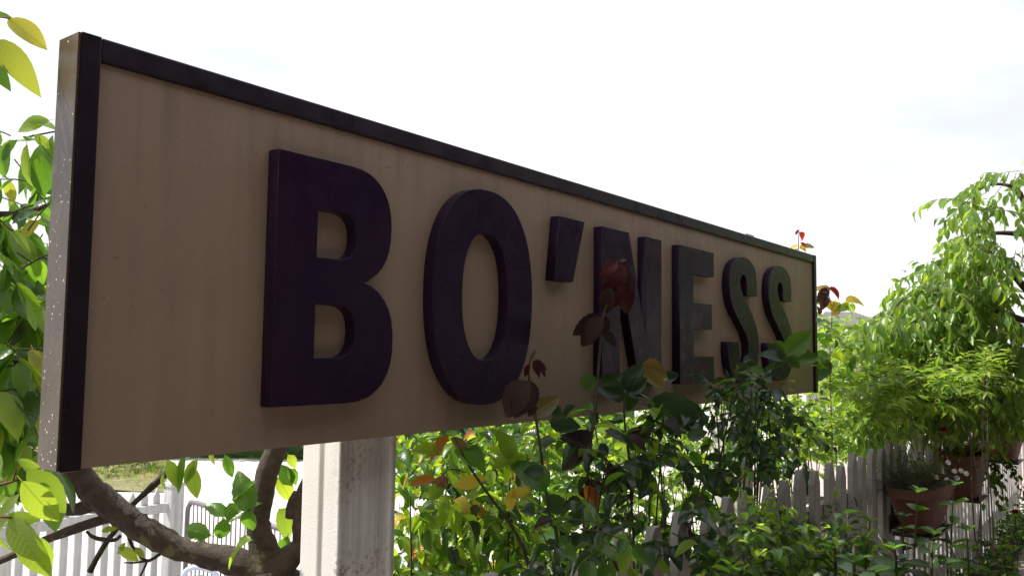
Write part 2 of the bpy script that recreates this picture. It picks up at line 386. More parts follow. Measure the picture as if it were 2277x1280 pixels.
def at_t(t0, t1): return lambda x, y: PT(x, y, RS.uniform(t0, t1))
def at_d(d0, d1): return lambda x, y: P(x, y, RS.uniform(d0, d1))

# ================================================================ GROUND
def sheet(name, rows, mat, kind='structure', parent=None):
    """rows: list of lists of points"""
    v = [p for r in rows for p in r]; n = len(rows[0]); f = [(i * n + k, i * n + k + 1, (i + 1) * n + k + 1, (i + 1) * n + k) for i in range(len(rows) - 1) for k in range(n - 1)]
    o = link(name, mesh(name, v, f, mat), parent); o['kind'] = kind; return o
LOW = -.6
ground_m = m_spotty('pale_gravel_ground', (.40, .38, .35), (.50, .48, .45), (.28, .26, .24), .9, 6, (.55, .7), .4)
us = [-600, -60, -20, -5, 0, 5, 9.2, 15, 40, 600]
sheet('ground', [[S(u, t, z) for u in us] for t, z in ((600, -.02), (30, -.02), (.3, -.02), (-1.4, -.02), (-3.2, LOW), (-30, LOW), (-800, LOW))], ground_m)
road_m = m_spotty('pale_road', (.46, .44, .43), (.54, .52, .50), (.34, .32, .31), .85, 3, (.55, .7), .2)
sheet('road', [[S(u, t, LOW + .006) for u in (-60, -4, 4, 30)] for t in (-5.6, -13.5)], road_m)
sheet('flower_bed', [[S(u, t, .006) for u in (-4, 4.4)] for t in (.95, -1.4)] , soil)
sheet('flower_bed', [[S(u, t, .006) for u in (4.4, 9.1)] for t in (.56, -1.4)], soil)
grass_m = m_spotty('dry_grass', (.10, .13, .035), (.22, .20, .09), (.30, .25, .16), .95, 9, (.5, .65), 1., .02)
# platform paving: separate slabs where they show
pav_m = m_spotty('pinkish_paving_slab', (.36, .29, .27), (.46, .38, .36), (.24, .19, .18), .8, 12, (.6, .7), .3)
asph = m_spotty('pinkish_platform_paving', (.30, .25, .23), (.38, .32, .30), (.2, .17, .16), .9, 30, (.6, .7), .5)
sheet('platform', [[S(u, t, .004) for u in (-40, 4.4)] for t in (14, .95)], asph)
plat = sheet('platform_paving', [[S(u, t, .0) for u in (4.4, 40)] for t in (14, .56)], pav_m)
sheet('platform_paving', [[S(u, t, .0) for u in (9.1, 40)] for t in (.56, -3)], pav_m)
sb = MB(); sb.box((0, 0, 0), (.592, .392, .03)); sme = mesh('paving_slab', sb.v, sb.f, pav_m)
for i in range(26):
    for k in range(-3, 2):
        u = 4.9 + i * .6 + (.3 if k % 2 else 0); t = .78 + k * .4
        if u < 9.4 and k < 0: continue
        q = project(S(u, t, 0))
        if q is None or q[0] > 2320: continue
        link('slab', sme, plat, Matrix.Translation(Vector(S(u, t, .004 + RS.uniform(-.003, .003)))))

# ================================================================ STATION SIGN
SL, SHH = 4.02, .75
sign = thing('station_sign', S(2.0, 0, 0), 'long cream station nameboard reading BO\'NESS in raised dark letters on white posts', 'sign')
def V3(u, v, t): return O + dd * u + nn * t + np.array([0, 0, v])
b = MB(); b.box(V3(SL / 2, SHH / 2 - .001, -.035), (SL - .01, .064, SHH - .006)); b.obj('board', cream, sign)
b = MB(); b.box(V3(.0175, SHH / 2, -.026), (.035, .072, SHH)); b.obj('frame_rail', frame_paint, sign, .002)
b = MB(); b.box(V3(SL / 2, SHH - .0215, -.027), (SL - .0705, .070, .043)); b.obj('frame_rail', frame_paint, sign, .004)
b = MB(); b.box(V3(SL - .019, SHH / 2, -.026), (.038, .072, SHH)); b.obj('frame_rail', frame_paint, sign, .002)
b = MB(); b.box(V3(-.003, SHH / 2, -.0265), (.005, .070, SHH - .004)); tag(b.obj('end_panel', end_paint, sign, .001), 'brown weathered gloss end of the board with water drops')
# rain drops on the end grain
g = G('water_drop'); g.done((.9, .9, .9), .08, Specular_IOR_Level=1.); drop_m = g.m
b = MB()
for i in range(60):
    v = SHH * (RS.rand() ** 1.6) * .72 + .01 if i < 46 else RS.uniform(.3, .74); tt = RS.uniform(-.058, .006); r = RS.uniform(.0006, .0017)
    c = V3(-.0056, v, tt); ring = [c + nn * r * math.cos(a) + np.array([0, 0, r * RS.uniform(1, 1.5) * math.sin(a)]) for a in np.arange(6) * math.pi / 3]
    b.add(ring + [c - dd * r * .7], [(k, (k + 1) % 6, 6) for k in range(6)])
o = b.obj('water_drops', drop_m, sign, smooth=True); o['kind'] = 'stuff'
# letters
def arc(cx, cy, rx, ry, a0, a1, n=10, e=1.):
    out = []
    for i in range(n + 1):
        a = math.radians(a0 + (a1 - a0) * i / n); c, s_ = math.cos(a), math.sin(a)
        out.append((cx + rx * math.copysign(abs(c) ** e, c), cy + ry * math.copysign(abs(s_) ** e, s_)))
    return out
V0, V1 = .09, .622
Bo = [(.40, V0), (.60, V0)] + arc(.60, .228, .143, .138, -90, 78, 14, .85)[1:] + [(.655, .362)] + arc(.598, .49, .133, .132, -62, 90, 14, .85) + [(.40, V1)]
Bi1 = [(.508, .407), (.56, .407)] + arc(.566, .46, .056, .053, -90, 90, 10, .8) + [(.508, .513)]
Bi2 = [(.508, .190), (.565, .190)] + arc(.568, .248, .056, .058, -90, 90, 10, .8) + [(.508, .306)]
Oo = arc(1.092, .355, .213, .29, 0, 357, 63, .86); Oi = arc(1.091, .355, .098, .172, 0, 352, 45, .86)
Ap = [(1.418, .424), (1.522, .424), (1.589, V1), (1.445, V1)]
Nn = [(1.70, V0), (1.818, V0), (1.818, .49), (1.958, V0), (2.122, V0), (2.122, V1), (2.0, V1), (2.0, .262), (1.876, V1), (1.70, V1)]
Ee = [(2.275, V0), (2.592, V0), (2.592, .194), (2.397, .194), (2.397, .303), (2.571, .303), (2.571, .407), (2.397, .407), (2.397, .52), (2.592, .52), (2.592, V1), (2.275, V1)]
def ess(x):
    a = catmull([(3.072, .467), (3.073, .53), (3.04, .605), (2.915, .637), (2.79, .595), (2.752, .50), (2.79, .405), (2.88, .335), (2.952, .275), (2.968, .215), (2.95, .172), (2.912, .160), (2.872, .178), (2.858, .225), (2.857, .258)], 3)
    c = catmull([(2.737, .258), (2.74, .19), (2.78, .115), (2.912, .077), (3.04, .115), (3.092, .22), (3.07, .32), (2.985, .408), (2.91, .462), (2.876, .512), (2.885, .545), (2.915, .556), (2.942, .543), (2.952, .51), (2.952, .467)], 3)
    return [(p[0] + x, p[1]) for p in list(a) + list(c)]
def letter(outer, holes=(), th=.034):
    cu = bpy.data.curves.new('letter', 'CURVE'); cu.dimensions = '2D'; cu.fill_mode = 'BOTH'; cu.extrude = th / 2 - .001; cu.bevel_depth = .001; cu.bevel_resolution = 1; cu.offset = -.001
    for pl in (outer, *holes):
        sp = cu.splines.new('POLY'); sp.points.add(len(pl) - 1); sp.use_cyclic_u = True
        for i, (x, y) in enumerate(pl): sp.points[i].co = (x, y, 0, 1)
    tmp = bpy.data.objects.new('tmp', cu); C.objects.link(tmp); dg = bpy.context.evaluated_depsgraph_get(); me = bpy.data.meshes.new_from_object(tmp.evaluated_get(dg))
    bpy.data.objects.remove(tmp); me.materials.clear(); me.materials.append(letter_paint)
    A = np.eye(4); A[:3, 0] = dd; A[:3, 1] = (0, 0, 1); A[:3, 2] = nn; A[:3, 3] = V3(0, 0, th / 2 - .002); me.transform(Matrix(A.tolist())); me.name = 'letter'
    return link('letter', me, sign)
letter(Bo, (Bi1, Bi2)); letter(Oo, (Oi,)); letter(Ap); letter(Nn); letter(Ee); letter(ess(0)); letter(ess(.467))
# posts: ribbed white section
def post(u0, top):
    b = MB(); pr = [(u0, -.076), (u0, -.134), (u0 - .006, -.142), (u0 - .006, -.205), (u0 + .185, -.205), (u0 + .185, -.074), (u0 + .166, -.068), (u0 + .158, -.076)]
    b.prism(pr, -.6, top, lambda a, c, z: S(a, c, z)); o = b.obj('post', post_white, sign, .004); return o
post(.686, 2.08); post(3.095, 2.128)
b = MB(); b.box(S(3.18, -.09, 2.145), (.10, .10, .03)); b.obj('bracket', post_white, sign, .003)
b = MB(); b.box(S(3.0, -.05, 2.14), (.05, .03, .012)); b.obj('bracket', post_white, sign, .001)
# ================================================================ FENCES
def picket_mesh(wd, th, h, tip, mat, flat=.3):
    b = MB(); pr = [(-wd / 2, 0), (wd / 2, 0), (wd / 2, h - tip), (wd * flat / 2, h), (-wd * flat / 2, h), (-wd / 2, h - tip)]
    b.prism(pr, -th / 2, th / 2, lambda a, c, z: dd * a + nn * z + np.array([0, 0, c])); me = mesh('picket', b.v, b.f, mat)
    import bmesh
    bm = bmesh.new(); bm.from_mesh(me); bmesh.ops.recalc_face_normals(bm, faces=bm.faces); bmesh.ops.bevel(bm, geom=bm.edges[:], offset=.0015, segments=1, affect='EDGES'); bm.to_mesh(me); bm.free(); return me
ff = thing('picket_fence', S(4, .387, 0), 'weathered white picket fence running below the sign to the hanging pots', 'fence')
pm = [picket_mesh(.078, .024, 1.10, .06, shaded_old_white, .3), picket_mesh(.075, .024, 1.085, .05, shaded_old_white, .4), picket_mesh(.078, .024, 1.085, .055, fence_white, .3)]
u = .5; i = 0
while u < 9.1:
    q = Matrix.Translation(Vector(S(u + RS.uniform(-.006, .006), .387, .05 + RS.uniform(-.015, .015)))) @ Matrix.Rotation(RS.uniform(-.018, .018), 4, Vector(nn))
    link('picket', pm[2] if u > 4.2 else pm[i % 2], ff, q); u += .172 if u < 4 else .135; i += 1  # near pickets carry shade in their paint, farther lit ones stay white
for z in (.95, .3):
    b = MB(); b.box(S(4.8, .355, z), (8.8, .035, .07)); b.obj('rail', shaded_old_white, ff, .003)
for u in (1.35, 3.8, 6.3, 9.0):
    b = MB(); b.box(S(u, .305, .5), (.09, .09, 1.0)); b.obj('fence_post', shaded_old_white, ff, .004)

TB = -4.78; ub = float(np.dot(PT(387, 1100, TB) - OG, dd))
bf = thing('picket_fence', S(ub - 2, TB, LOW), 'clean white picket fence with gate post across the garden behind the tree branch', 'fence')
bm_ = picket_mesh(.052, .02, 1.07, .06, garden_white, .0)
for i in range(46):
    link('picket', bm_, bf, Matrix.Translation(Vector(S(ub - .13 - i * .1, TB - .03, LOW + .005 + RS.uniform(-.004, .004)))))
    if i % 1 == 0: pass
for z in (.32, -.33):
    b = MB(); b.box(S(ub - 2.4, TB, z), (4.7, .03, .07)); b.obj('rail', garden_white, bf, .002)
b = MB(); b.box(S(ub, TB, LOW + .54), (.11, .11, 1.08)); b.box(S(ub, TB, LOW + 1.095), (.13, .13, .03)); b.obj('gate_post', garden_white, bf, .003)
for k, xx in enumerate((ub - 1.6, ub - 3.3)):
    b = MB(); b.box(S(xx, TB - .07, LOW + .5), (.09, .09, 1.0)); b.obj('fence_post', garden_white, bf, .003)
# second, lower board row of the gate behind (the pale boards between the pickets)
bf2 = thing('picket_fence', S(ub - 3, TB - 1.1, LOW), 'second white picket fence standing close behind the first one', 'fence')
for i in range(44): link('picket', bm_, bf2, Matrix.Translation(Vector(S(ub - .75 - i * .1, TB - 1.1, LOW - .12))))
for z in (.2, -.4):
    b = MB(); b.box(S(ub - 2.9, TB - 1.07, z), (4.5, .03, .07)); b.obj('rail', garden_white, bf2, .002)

# crowd barrier
br = thing('metal_barrier', P(480, 1290, 6.6) * [1, 1, 0] + [0, 0, LOW], 'dark tubular metal barrier with thin bars on the bright road', 'barrier')
A0 = P(418, 1112, 7.3); A1 = P(640, 1163, 6.15); zt = A0[2]; A1[2] = zt; ax = (A1 - A0) / np.linalg.norm(A1 - A0)
b = MB(); e = np.array([0, 0, 1.]); tube(b, [A0 * [1, 1, 0] + [0, 0, LOW], A0 - e * .5, A0 - e * .12, A0 + ax * .035 - e * .035, A0 + ax * .12, A0 + ax * .6, A1 - ax * .12, A1 - ax * .035 - e * .035, A1 - e * .12, A1 * [1, 1, 0] + [0, 0, LOW]], [.021] * 10, 8, 5)
b.obj('frame', dark_metal, br, smooth=True)
b = MB(); b.box((A0 + A1) / 2 - e * .82, (np.linalg.norm(A1 - A0), .025, .03), (ax, np.cross(e, ax), e)); b.obj('lower_rail', dark_metal, br)
nb = int(np.linalg.norm(A1 - A0) / .075)
bb = MB(); tube(bb, [(0, 0, 0), (0, 0, -.4), (0, 0, -.81)], [.006] * 3, 5, 1); bme = mesh('bar', bb.v, bb.f, dark_metal, smooth=True)
for k in range(1, nb): link('bar', bme, br, Matrix.Translation(Vector(A0 + ax * (k * .075 + .04))))
# pale curved seat of something parked by the barrier: a garden chair top
ch = thing('garden_chair', P(445, 1300, 6.3) * [1, 1, 0] + [0, 0, LOW], 'pale blue-grey plastic chair with curved back beside the metal barrier', 'chair')
ch_m = m_spotty('pale_blue_plastic', (.55, .6, .75), (.62, .66, .8), (.4, .4, .5), .35, 20, (.7, .8), .05)
cc = P(446, 1268, 6.3); R_ = np.array([M[0][0], M[1][0], 0]); Fw = np.array([0, 1., 0])
b = MB(); tube(b, [cc - R_ * .14 - e * .35, cc - R_ * .13 - e * .06, cc - R_ * .07 + e * .02, cc + R_ * .05 + e * .012, cc + R_ * .13 - e * .06, cc + R_ * .14 - e * .35], [.02] * 6, 8, 5); b.obj('back_rim', ch_m, ch, smooth=True)
b = MB(); rws = []
for k in range(7):
    xx = -.12 + .04 * k; rws.append((cc + R_ * xx - e * (.03 + abs(xx) * .2), cc + R_ * xx - e * .35 + Fw * .01))
b.add([p for r in rws for p in r] + [p + Fw * .012 for r in rws for p in r], [(2 * k, 2 * k + 1, 2 * k + 3, 2 * k + 2) for k in range(6)] + [(14 + 2 * k, 14 + 2 * k + 2, 14 + 2 * k + 3, 14 + 2 * k + 1) for k in range(6)]); b.obj('backrest', ch_m, ch)
b = MB(); b.box(cc - e * .40 - Fw * .2, (.32, .4, .025), (R_, Fw, e)); b.obj('seat', ch_m, ch, .006)
for sx in (-1, 1):
    for sy in (0, -.4):
        q = cc + R_ * .14 * sx + Fw * sy; b = MB(); tube(b, [q - e * .4, np.array([q[0], q[1], LOW])], [.016, .012], 6, 1); b.obj('leg', ch_m, ch)

# ================================================================ CHERRY TREE (left, behind the sign)
def px_tube(name, pts, par, mat, sides=14, sub=6, bump=.035, dep=2.4):
    """pts: (px, py, half width px[, depth])"""
    b = MB(); pp = [];
    for q in pts:
        de = q[3] if len(q) > 3 else dep; pp.append((P(q[0], q[1], de), q[2] / F * de))
    tube(b, [a for a, _ in pp], [r for _, r in pp], sides, sub, bump); return b.obj(name, mat, par, smooth=True)
ct = Plant('cherry_tree', P(640, 1500, 2.4) * [1, 1, 0], 'broadleaf tree with lichen-mottled forking limbs behind the left end of the sign', 'tree', sp='cherry',
           mats=(('cherry', .62), ('cherry_dark', .22), ('cherry_young', .14), ('cherry_yellow', .02)), nobj=290, stem=bark)
r_ = ct.root
g0 = P(630, 1500, 2.4); g0[2] = -.02
b = MB(); tube(b, [g0, g0 * [1, 1, 0] + [0, 0, .3], P(620, 1370, 2.4), P(608, 1310, 2.4), P(598, 1262, 2.4)], [.14, .105, .09, .078, .055], 18, 8, .03); b.obj('trunk', bark, r_, smooth=True)
px_tube('limb', [(612, 1285, 40), (540, 1252, 34), (468, 1235, 27), (390, 1214, 27), (325, 1180, 28), (270, 1142, 28), (215, 1098, 30), (170, 1048, 28), (110, 950, 24), (50, 830, 20), (-60, 700, 15), (-250, 500, 8)], r_, bark, bump=.06)
px_tube('limb', [(602, 1275, 44), (584, 1212, 31), (574, 1158, 26), (584, 1096, 25), (598, 1040, 24), (635, 940, 22), (700, 700, 16), (720, 560, 9)], r_, bark)
px_tube('limb', [(605, 1285, 42), (650, 1232, 26), (710, 1195, 24), (800, 1100, 18, 2.6), (880, 980, 12, 2.8)], r_, bark)
px_tube('limb', [(672, 1210, 22), (668, 1150, 17), (672, 1100, 15), (700, 1040, 13)], r_, bark)
px_tube('branch', [(645, 1150, 12), (650, 1120, 12), (662, 1095, 11)], r_, bark, 10)
px_tube('branch', [(245, 1150, 12), (216, 1158, 11), (150, 1181, 11), (98, 1201, 9), (0, 1246, 8), (-150, 1310, 5)], r_, bark, 8)
px_tube('branch', [(215, 1122, 14), (162, 1132, 14), (110, 1124, 12), (45, 1106, 9), (-10, 1075, 7), (-80, 1040, 5)], r_, bark, 8)
px_tube('branch', [(376, 1045, 8), (345, 1075, 8), (312, 1105, 6.5), (284, 1132, 6)], r_, bark, 8, dep=2.5)
px_tube('branch', [(284, 1132, 6), (262, 1170, 6), (240, 1200, 6), (218, 1235, 6), (200, 1270, 7)], r_, bark, 8, dep=2.5)
px_tube('branch', [(192, 1180, 3), (205, 1192, 4), (225, 1198, 5), (255, 1200, 4.5), (268, 1190, 4)], r_, bark, 7, 3, .12)
px_tube('branch', [(285, 1175, 4), (290, 1205, 4), (308, 1230, 4), (325, 1246, 4), (345, 1238, 3.5), (368, 1222, 5)], r_, bark, 7, 3, .12)
px_tube('branch', [(325, 1246, 3.5), (300, 1250, 2.5), (276, 1250, 1.5)], r_, bark, 6, 3, .1)
px_tube('branch', [(326, 1250, 3), (318, 1268, 2.5), (305, 1290, 2)], r_, bark, 6, 3)
px_tube('branch', [(0, 1030, 5), (40, 900, 6), (-20, 780, 7)], r_, bark, 7, 3)
px_tube('branch', [(-60, 480, 12), (0, 480, 11), (60, 475, 8), (105, 455, 4)], r_, bark, 8, 3, dep=2.2)
px_tube('branch', [(-80, 640, 7), (0, 590, 5), (60, 560, 3)], r_, bark, 8, 3, dep=2.2)
px_tube('branch', [(125, 292, 2), (60, 305, 2), (20, 318, 2.5), (-60, 360, 3)], r_, bark, 6, 3, dep=1.9)
dn = lambda p: np.array([RS.uniform(-.8, .8), RS.uniform(-.6, .3), RS.uniform(-.6, .3)])
for poly, n, a_, c_ in (([(-40, 300), (100, 300), (95, 560), (80, 600), (-40, 620)], 34, 1.8, 2.5), ([(-60, 560), (60, 580), (85, 660), (80, 1000), (-60, 1000)], 125, 1.8, 2.9),
                        ([(-500, 150), (-60, 150), (-60, 1100), (-500, 1100)], 60, 1.8, 3.2)):
    ct.cloud(fill(poly, n, at_d(a_, c_)), .22, 7, .095, dn, droop=.5, r=.002, leafdroop=.9, spread=.8)
def L_(pl, x0, y0, x1, y1, dep, mat, sp=None, up=None, wd=0.):
    a = P(x0, y0, dep); b_ = P(x1, y1, dep + wd); v = b_ - a
    pl.leaf(a, v, up if up is not None else (np.array([0, -1, .6]) + rv(.3)), np.linalg.norm(v), mat, sp)
# hanging leaves below the sign and the arch of young leaves left of it
for q in ((372, 1020, 398, 1085), (430, 1035, 432, 1112), (412, 1010, 388, 1098), (500, 1010, 517, 1062), (470, 1000, 472, 1035), (365, 1050, 362, 1090), (330, 1030, 338, 1052), (440, 1020, 405, 1075)):
    L_(ct, *q, 2.2, RS.choice(['cherry', 'cherry_young']))
for q in ((110, 268, 28, 285), (125, 290, 60, 262), (15, 320, 75, 300), (118, 300, 110, 375), (20, 318, 0, 395), (60, 320, 75, 430), (90, 320, 112, 470), (75, 300, 118, 330), (40, 310, -10, 360)):
    L_(ct, *q, 1.85, RS.choice(['cherry', 'cherry_young']))
for q in ((555, 1135, 530, 1050), (520, 1120, 565, 1065), (500, 1148, 460, 1110), (505, 1160, 555, 1105), (498, 1150, 490, 1210), (470, 1190, 402, 1172), (560, 1200, 490, 1225), (555, 1130, 550, 1190)):
    L_(ct, *q, 2.3, RS.choice(['cherry', 'rose_lime']), 'rose')
for q in ((650, 1080, 620, 1030), (640, 1040, 665, 1075), (620, 1130, 655, 1200), (640, 1010, 660, 1040), (615, 1060, 655, 1110), (640, 1190, 625, 1245)): L_(ct, *q, 2.55, RS.choice(['cherry', 'cherry_young']), 'rose')
for q in ((262, 1215, 310, 1246), (280, 1205, 258, 1232), (300, 1215, 322, 1240), (225, 1180, 258, 1172)): L_(ct, *q, 2.35, 'cherry_young')
ct.done()
# overhanging shoots close to the camera
y1 = Plant('tree_branch', P(-120, 60, 1.5), 'thin overhanging branch with yellow-green leaves at the top left of the sign', 'branch', sp='pear', mats=(('cherry_yellow', 1),), nobj=60, stem=red_stem)
tube(y1.tw, [P(-260, 0, 1.6), P(-120, 20, 1.5), P(-20, 35, 1.5), P(22, 42, 1.5)], [.004, .003, .002, .001], 5, 3)
for q, m in (((18, 42, 104, 106), 'cherry_yellow'), ((-15, 88, 78, 178), 'cherry_yellow'), ((-40, 35, 18, 18), 'cherry_young'), ((-30, 120, 12, 190), 'ever'), ((-80, 30, -120, 130), 'cherry_young'), ((-120, 20, -60, -60), 'cherry_young')):
    L_(y1, *q, 1.5, m)
y1.done()
y2 = Plant('tree_branch', P(-120, 1100, 1.35), 'red-stalked shoot with large bright green leaves at the lower left of the sign', 'branch', sp='cherry', mats=(('cherry_young', 1),), nobj=60, stem=red_stem)
tube(y2.tw, [P(-200, 1120, 1.4), P(-60, 1092, 1.35), P(10, 1075, 1.35), P(42, 1066, 1.35)], [.004, .003, .0025, .002], 5, 3)
tube(y2.tw, [P(30, 1068, 1.35), P(36, 1045, 1.35), P(50, 1035, 1.35)], [.0016, .0012, .001], 5, 3)
tube(y2.tw, [P(-100, 1140, 1.35), P(0, 1148, 1.3), P(25, 1150, 1.3)], [.003, .002, .0015], 5, 3)
for q in ((50, 1036, 90, 1050), (48, 1068, 132, 1166), (60, 1042, 152, 1140), (40, 1022, 85, 1040), (0, 1148, 40, 1095), (10, 1150, 88, 1155), (25, 1148, 75, 1246), (45, 1150, 100, 1290), (70, 1190, 118, 1262), (-40, 1130, 10, 1105), (-20, 1160, 15, 1240),
          (-60, 1180, -10, 1290), (0, 1060, -40, 990), (30, 1100, 0, 1130), (20, 1145, -30, 1200)):
    L_(y2, *q, 1.33 + RS.uniform(-.06, .08), 'cherry_young', wd=RS.uniform(-.04, .04))
y2.done()

# ================================================================ BUSHES BEHIND THE SIGN
out = lambda p: np.array([RS.uniform(-.7, .7), RS.uniform(-.9, .3), RS.uniform(.0, .9)])
def stems(pl, pts, n, zt=1.2, r=.006):
    for k in range(n):
        a = pts[RS.randint(len(pts))]; g = np.array([a[0] + RS.uniform(-.15, .15), a[1] + RS.uniform(-.15, .15), 0]); m_ = (a + g) / 2 + rv(.06)
        tube(pl.tw, [g, m_, a], [r, r * .8, r * .35], 5, 4, cap=False)
rb = Plant('rose_bush', S(1.7, -.5, 0), 'lime-leaved rose bush with orange young leaves just right of the near post', 'shrub', sp='rose',
           mats=(('rose', .42), ('rose_lime', .46), ('rose_dark', .09), ('orange', .008), ('yellow', .022)), nobj=295)
pts = fill([(885, 960), (1260, 915), (1290, 1280), (1280, 1330), (880, 1330)], 380, at_t(-1.05, -.12)); rb.cloud(pts, .16, 7, .060, out, droop=.6, r=.0016, leafdroop=.35)
stems(rb, pts, 26)
for q, m in (((1000, 968, 945, 1022), 'orange'), ((1002, 972, 1045, 1000), 'olive'), ((970, 1065, 905, 1070), 'orange'), ((1010, 1080, 1080, 1060), 'yellow'), ((1140, 1085, 1130, 1140), 'yellow'), ((1180, 1090, 1125, 1100), 'yellow'),
             ((990, 1075, 945, 1110), 'rose_lime'), ((980, 1010, 920, 985), 'rose_lime'), ((1135, 1020, 1110, 955), 'rose_lime'), ((1160, 1012, 1090, 1040), 'rose_lime'), ((1010, 1000, 1060, 1035), 'rose'), ((1165, 1010, 1150, 1060), 'rose_lime')):
    L_(rb, *q, 2.15, m, 'rose' if m.startswith('rose') else 'cherry')
tube(rb.tw, [P(1010, 970, 2.15), P(1040, 1030, 2.15), P(1080, 1090, 2.15), P(1150, 1190, 2.2), P(1190, 1300, 2.25)], [.002, .0035, .004, .005, .006], 6, 4)
rb.done()
hp = thing('rose_bud', P(982, 1068, 2.1), 'dark red rose bud with pale sepals hanging right of the near post', 'flower')
redp = G('red_petal').done((.28, .01, .025), .5)
b = MB(); c = P(982, 1070, 2.1); vv = []; 
for i in range(6):
    for k in range(8): a = k / 8 * 2 * math.pi; ph = -math.pi / 2 + math.pi * (i + .5) / 6; rr = .017 * math.cos(ph) * (1 + .08 * math.sin(3 * a)); vv.append(c + np.array([rr * math.cos(a), rr * math.sin(a), .015 * math.sin(ph)]))
b.add(vv, [(i * 8 + k, i * 8 + (k + 1) % 8, (i + 1) * 8 + (k + 1) % 8, (i + 1) * 8 + k) for i in range(5) for k in range(8)] + [tuple(range(8)), tuple(range(40, 48))]); b.obj('petals', redp, hp, smooth=True)
for dx in (-.008, .0, .009):
    link('sepal', leaf_mesh('lance', 1, 'olive'), hp, Matrix(orient((dx, -.3, -1), (dx * 3, -1, .1), .03, c + np.array([dx, -.012, .014])).tolist()))
b = MB(); tube(b, [c + np.array([0, 0, .012]), c + np.array([.02, .01, .03]), c + np.array([.06, .02, .02])], [.002, .0018, .0016], 5, 3); b.obj('stalk', twig_m, hp)

sb1 = Plant('shrub', S(3, -.6, 0), 'bright green backlit shrub under the middle of the sign between the posts', 'shrub', sp='oval',
            mats=(('shrub', .45), ('rose_lime', .4), ('rose', .15)), nobj=295)
pts = fill([(1240, 925), (1640, 885), (1680, 1280), (1260, 1330)], 440, at_t(-1.0, -.12)); sb1.cloud(pts, .17, 8, .048, out, droop=.6, r=.0015, leafdroop=.35); stems(sb1, pts, 30)
sb1.done()
sb2 = Plant('shrub', S(5, -.5, 0), 'dense mid-green shrub filling the gap right of the far end of the sign', 'shrub', sp='oval',
            mats=(('shrub', .55), ('rose_lime', .2), ('tree', .25)), nobj=295)
pts = fill([(1822, 722), (1870, 722), (1935, 728), (1960, 790), (1940, 1030), (1680, 1050), (1660, 920), (1822, 870)], 520, at_t(-.9, .1)); sb2.cloud(pts, .2, 9, .055, out, droop=.5, r=.0016, leafdroop=.3); stems(sb2, pts, 24)
sb2.done()
# shoots standing above the sign's far end
def shoot(nm_, label, pts, leaves, dep, sp='rose'):
    pl = Plant(nm_, P(pts[0][0], pts[0][1], dep) * [1, 1, 0], label, 'shoot', sp=sp, mats=(('rose', 1),), nobj=60, stem=red_stem)
    pp = [P(x, y, dep) for x, y in pts]; pp = [np.array([pp[0][0], pp[0][1], 0])] + pp
    tube(pl.tw, pp, [.006] + [.004 - .003 * k / len(pts) for k in range(len(pts))], 5, 4)
    for x0, y0, x1, y1, m in leaves: L_(pl, x0, y0, x1, y1, dep + RS.uniform(-.03, .03), m)
    return pl.done()
shoot('rose_shoot', 'slender rose shoot with tiny red leaves rising over the sign top edge', [(1772, 700), (1775, 560), (1777, 510)],
      [(1777, 512, 1768, 520, 'red'), (1778, 516, 1790, 535, 'red'), (1780, 540, 1792, 548, 'red'), (1776, 548, 1755, 550, 'yellow'), (1777, 550, 1800, 556, 'yellow'), (1778, 553, 1812, 548, 'olive'), (1776, 556, 1760, 560, 'yellow')], 5.0)
shoot('rose_shoot', 'rose shoot with yellow and bronze leaves beside the grey roof', [(1850, 1000), (1845, 800), (1850, 700), (1840, 640)],
      [(1840, 640, 1818, 672, 'brown'), (1842, 640, 1868, 662, 'red'), (1845, 650, 1815, 632, 'olive'), (1848, 690, 1838, 655, 'yellow'), (1850, 692, 1868, 668, 'yellow'), (1870, 680, 1905, 688, 'rose_lime'), (1880, 672, 1926, 660, 'yellow'),
       (1890, 676, 1908, 695, 'rose_lime'), (1862, 690, 1892, 675, 'rose_lime'), (1850, 700, 1870, 690, 'yellow'), (1835, 655, 1830, 690, 'brown'), (1822, 700, 1818, 680, 'brown'), (1845, 790, 1800, 800, 'rose'), (1848, 790, 1900, 800, 'rose_lime'), (1846, 800, 1790, 850, 'rose_dark'), (1846, 770, 1815, 740, 'rose')], 4.9)

# ================================================================ WEEPING TREE (right)
wt = Plant('weeping_tree', P(2260, 900, 5.8) * [1, 1, 0], 'weeping tree with drooping glossy green branches rising at the right', 'tree', sp='pear',
           mats=(('tree', .7), ('shrub', .26), ('rose_lime', .04)), nobj=298, stem=pale_twig)
b = MB(); tb = P(2330, 900, 6.0); tb[2] = 0
tube(b, [tb, P(2330, 800, 6.0), P(2320, 640, 6.0), P(2350, 520, 6)], [.09, .075, .06, .05], 12, 5, .04); b.obj('trunk', bark, wt.root, smooth=True)
px_tube('limb', [(2350, 515, 10), (2277, 520, 7), (2215, 518, 4.5), (2160, 530, 3)], wt.root, bark, 8, 4, .03, 5.6)
px_tube('limb', [(2320, 620, 8), (2277, 450, 6), (2240, 412, 4), (2180, 420, 3), (2145, 490, 2)], wt.root, bark, 8, 4, .03, 5.4)
px_tube('limb', [(2330, 700, 9), (2200, 560, 6), (2110, 570, 4), (2060, 640, 3), (2040, 700, 2)], wt.root, bark, 8, 4, .03, 5.2)
px_tube('limb', [(2300, 720, 8), (2150, 670, 5), (2030, 655, 3), (1975, 700, 2)], wt.root, bark, 8, 4, .03, 5.0)
px_tube('branch', [(2060, 925 - 90, 2), (1990, 832, 2), (1955, 838, 2.2), (1935, 832, 3)], wt.root, pale_twig, 7, 4, .05, 4.3)
px_tube('branch', [(2130, 720, 3), (2050, 740, 3), (2000, 790, 3), (1985, 860, 2)], wt.root, bark, 7, 4, .05, 4.8)
wd = lambda p: np.array([RS.uniform(-1, .4), RS.uniform(-.6, .4), RS.uniform(-.5, .3)])
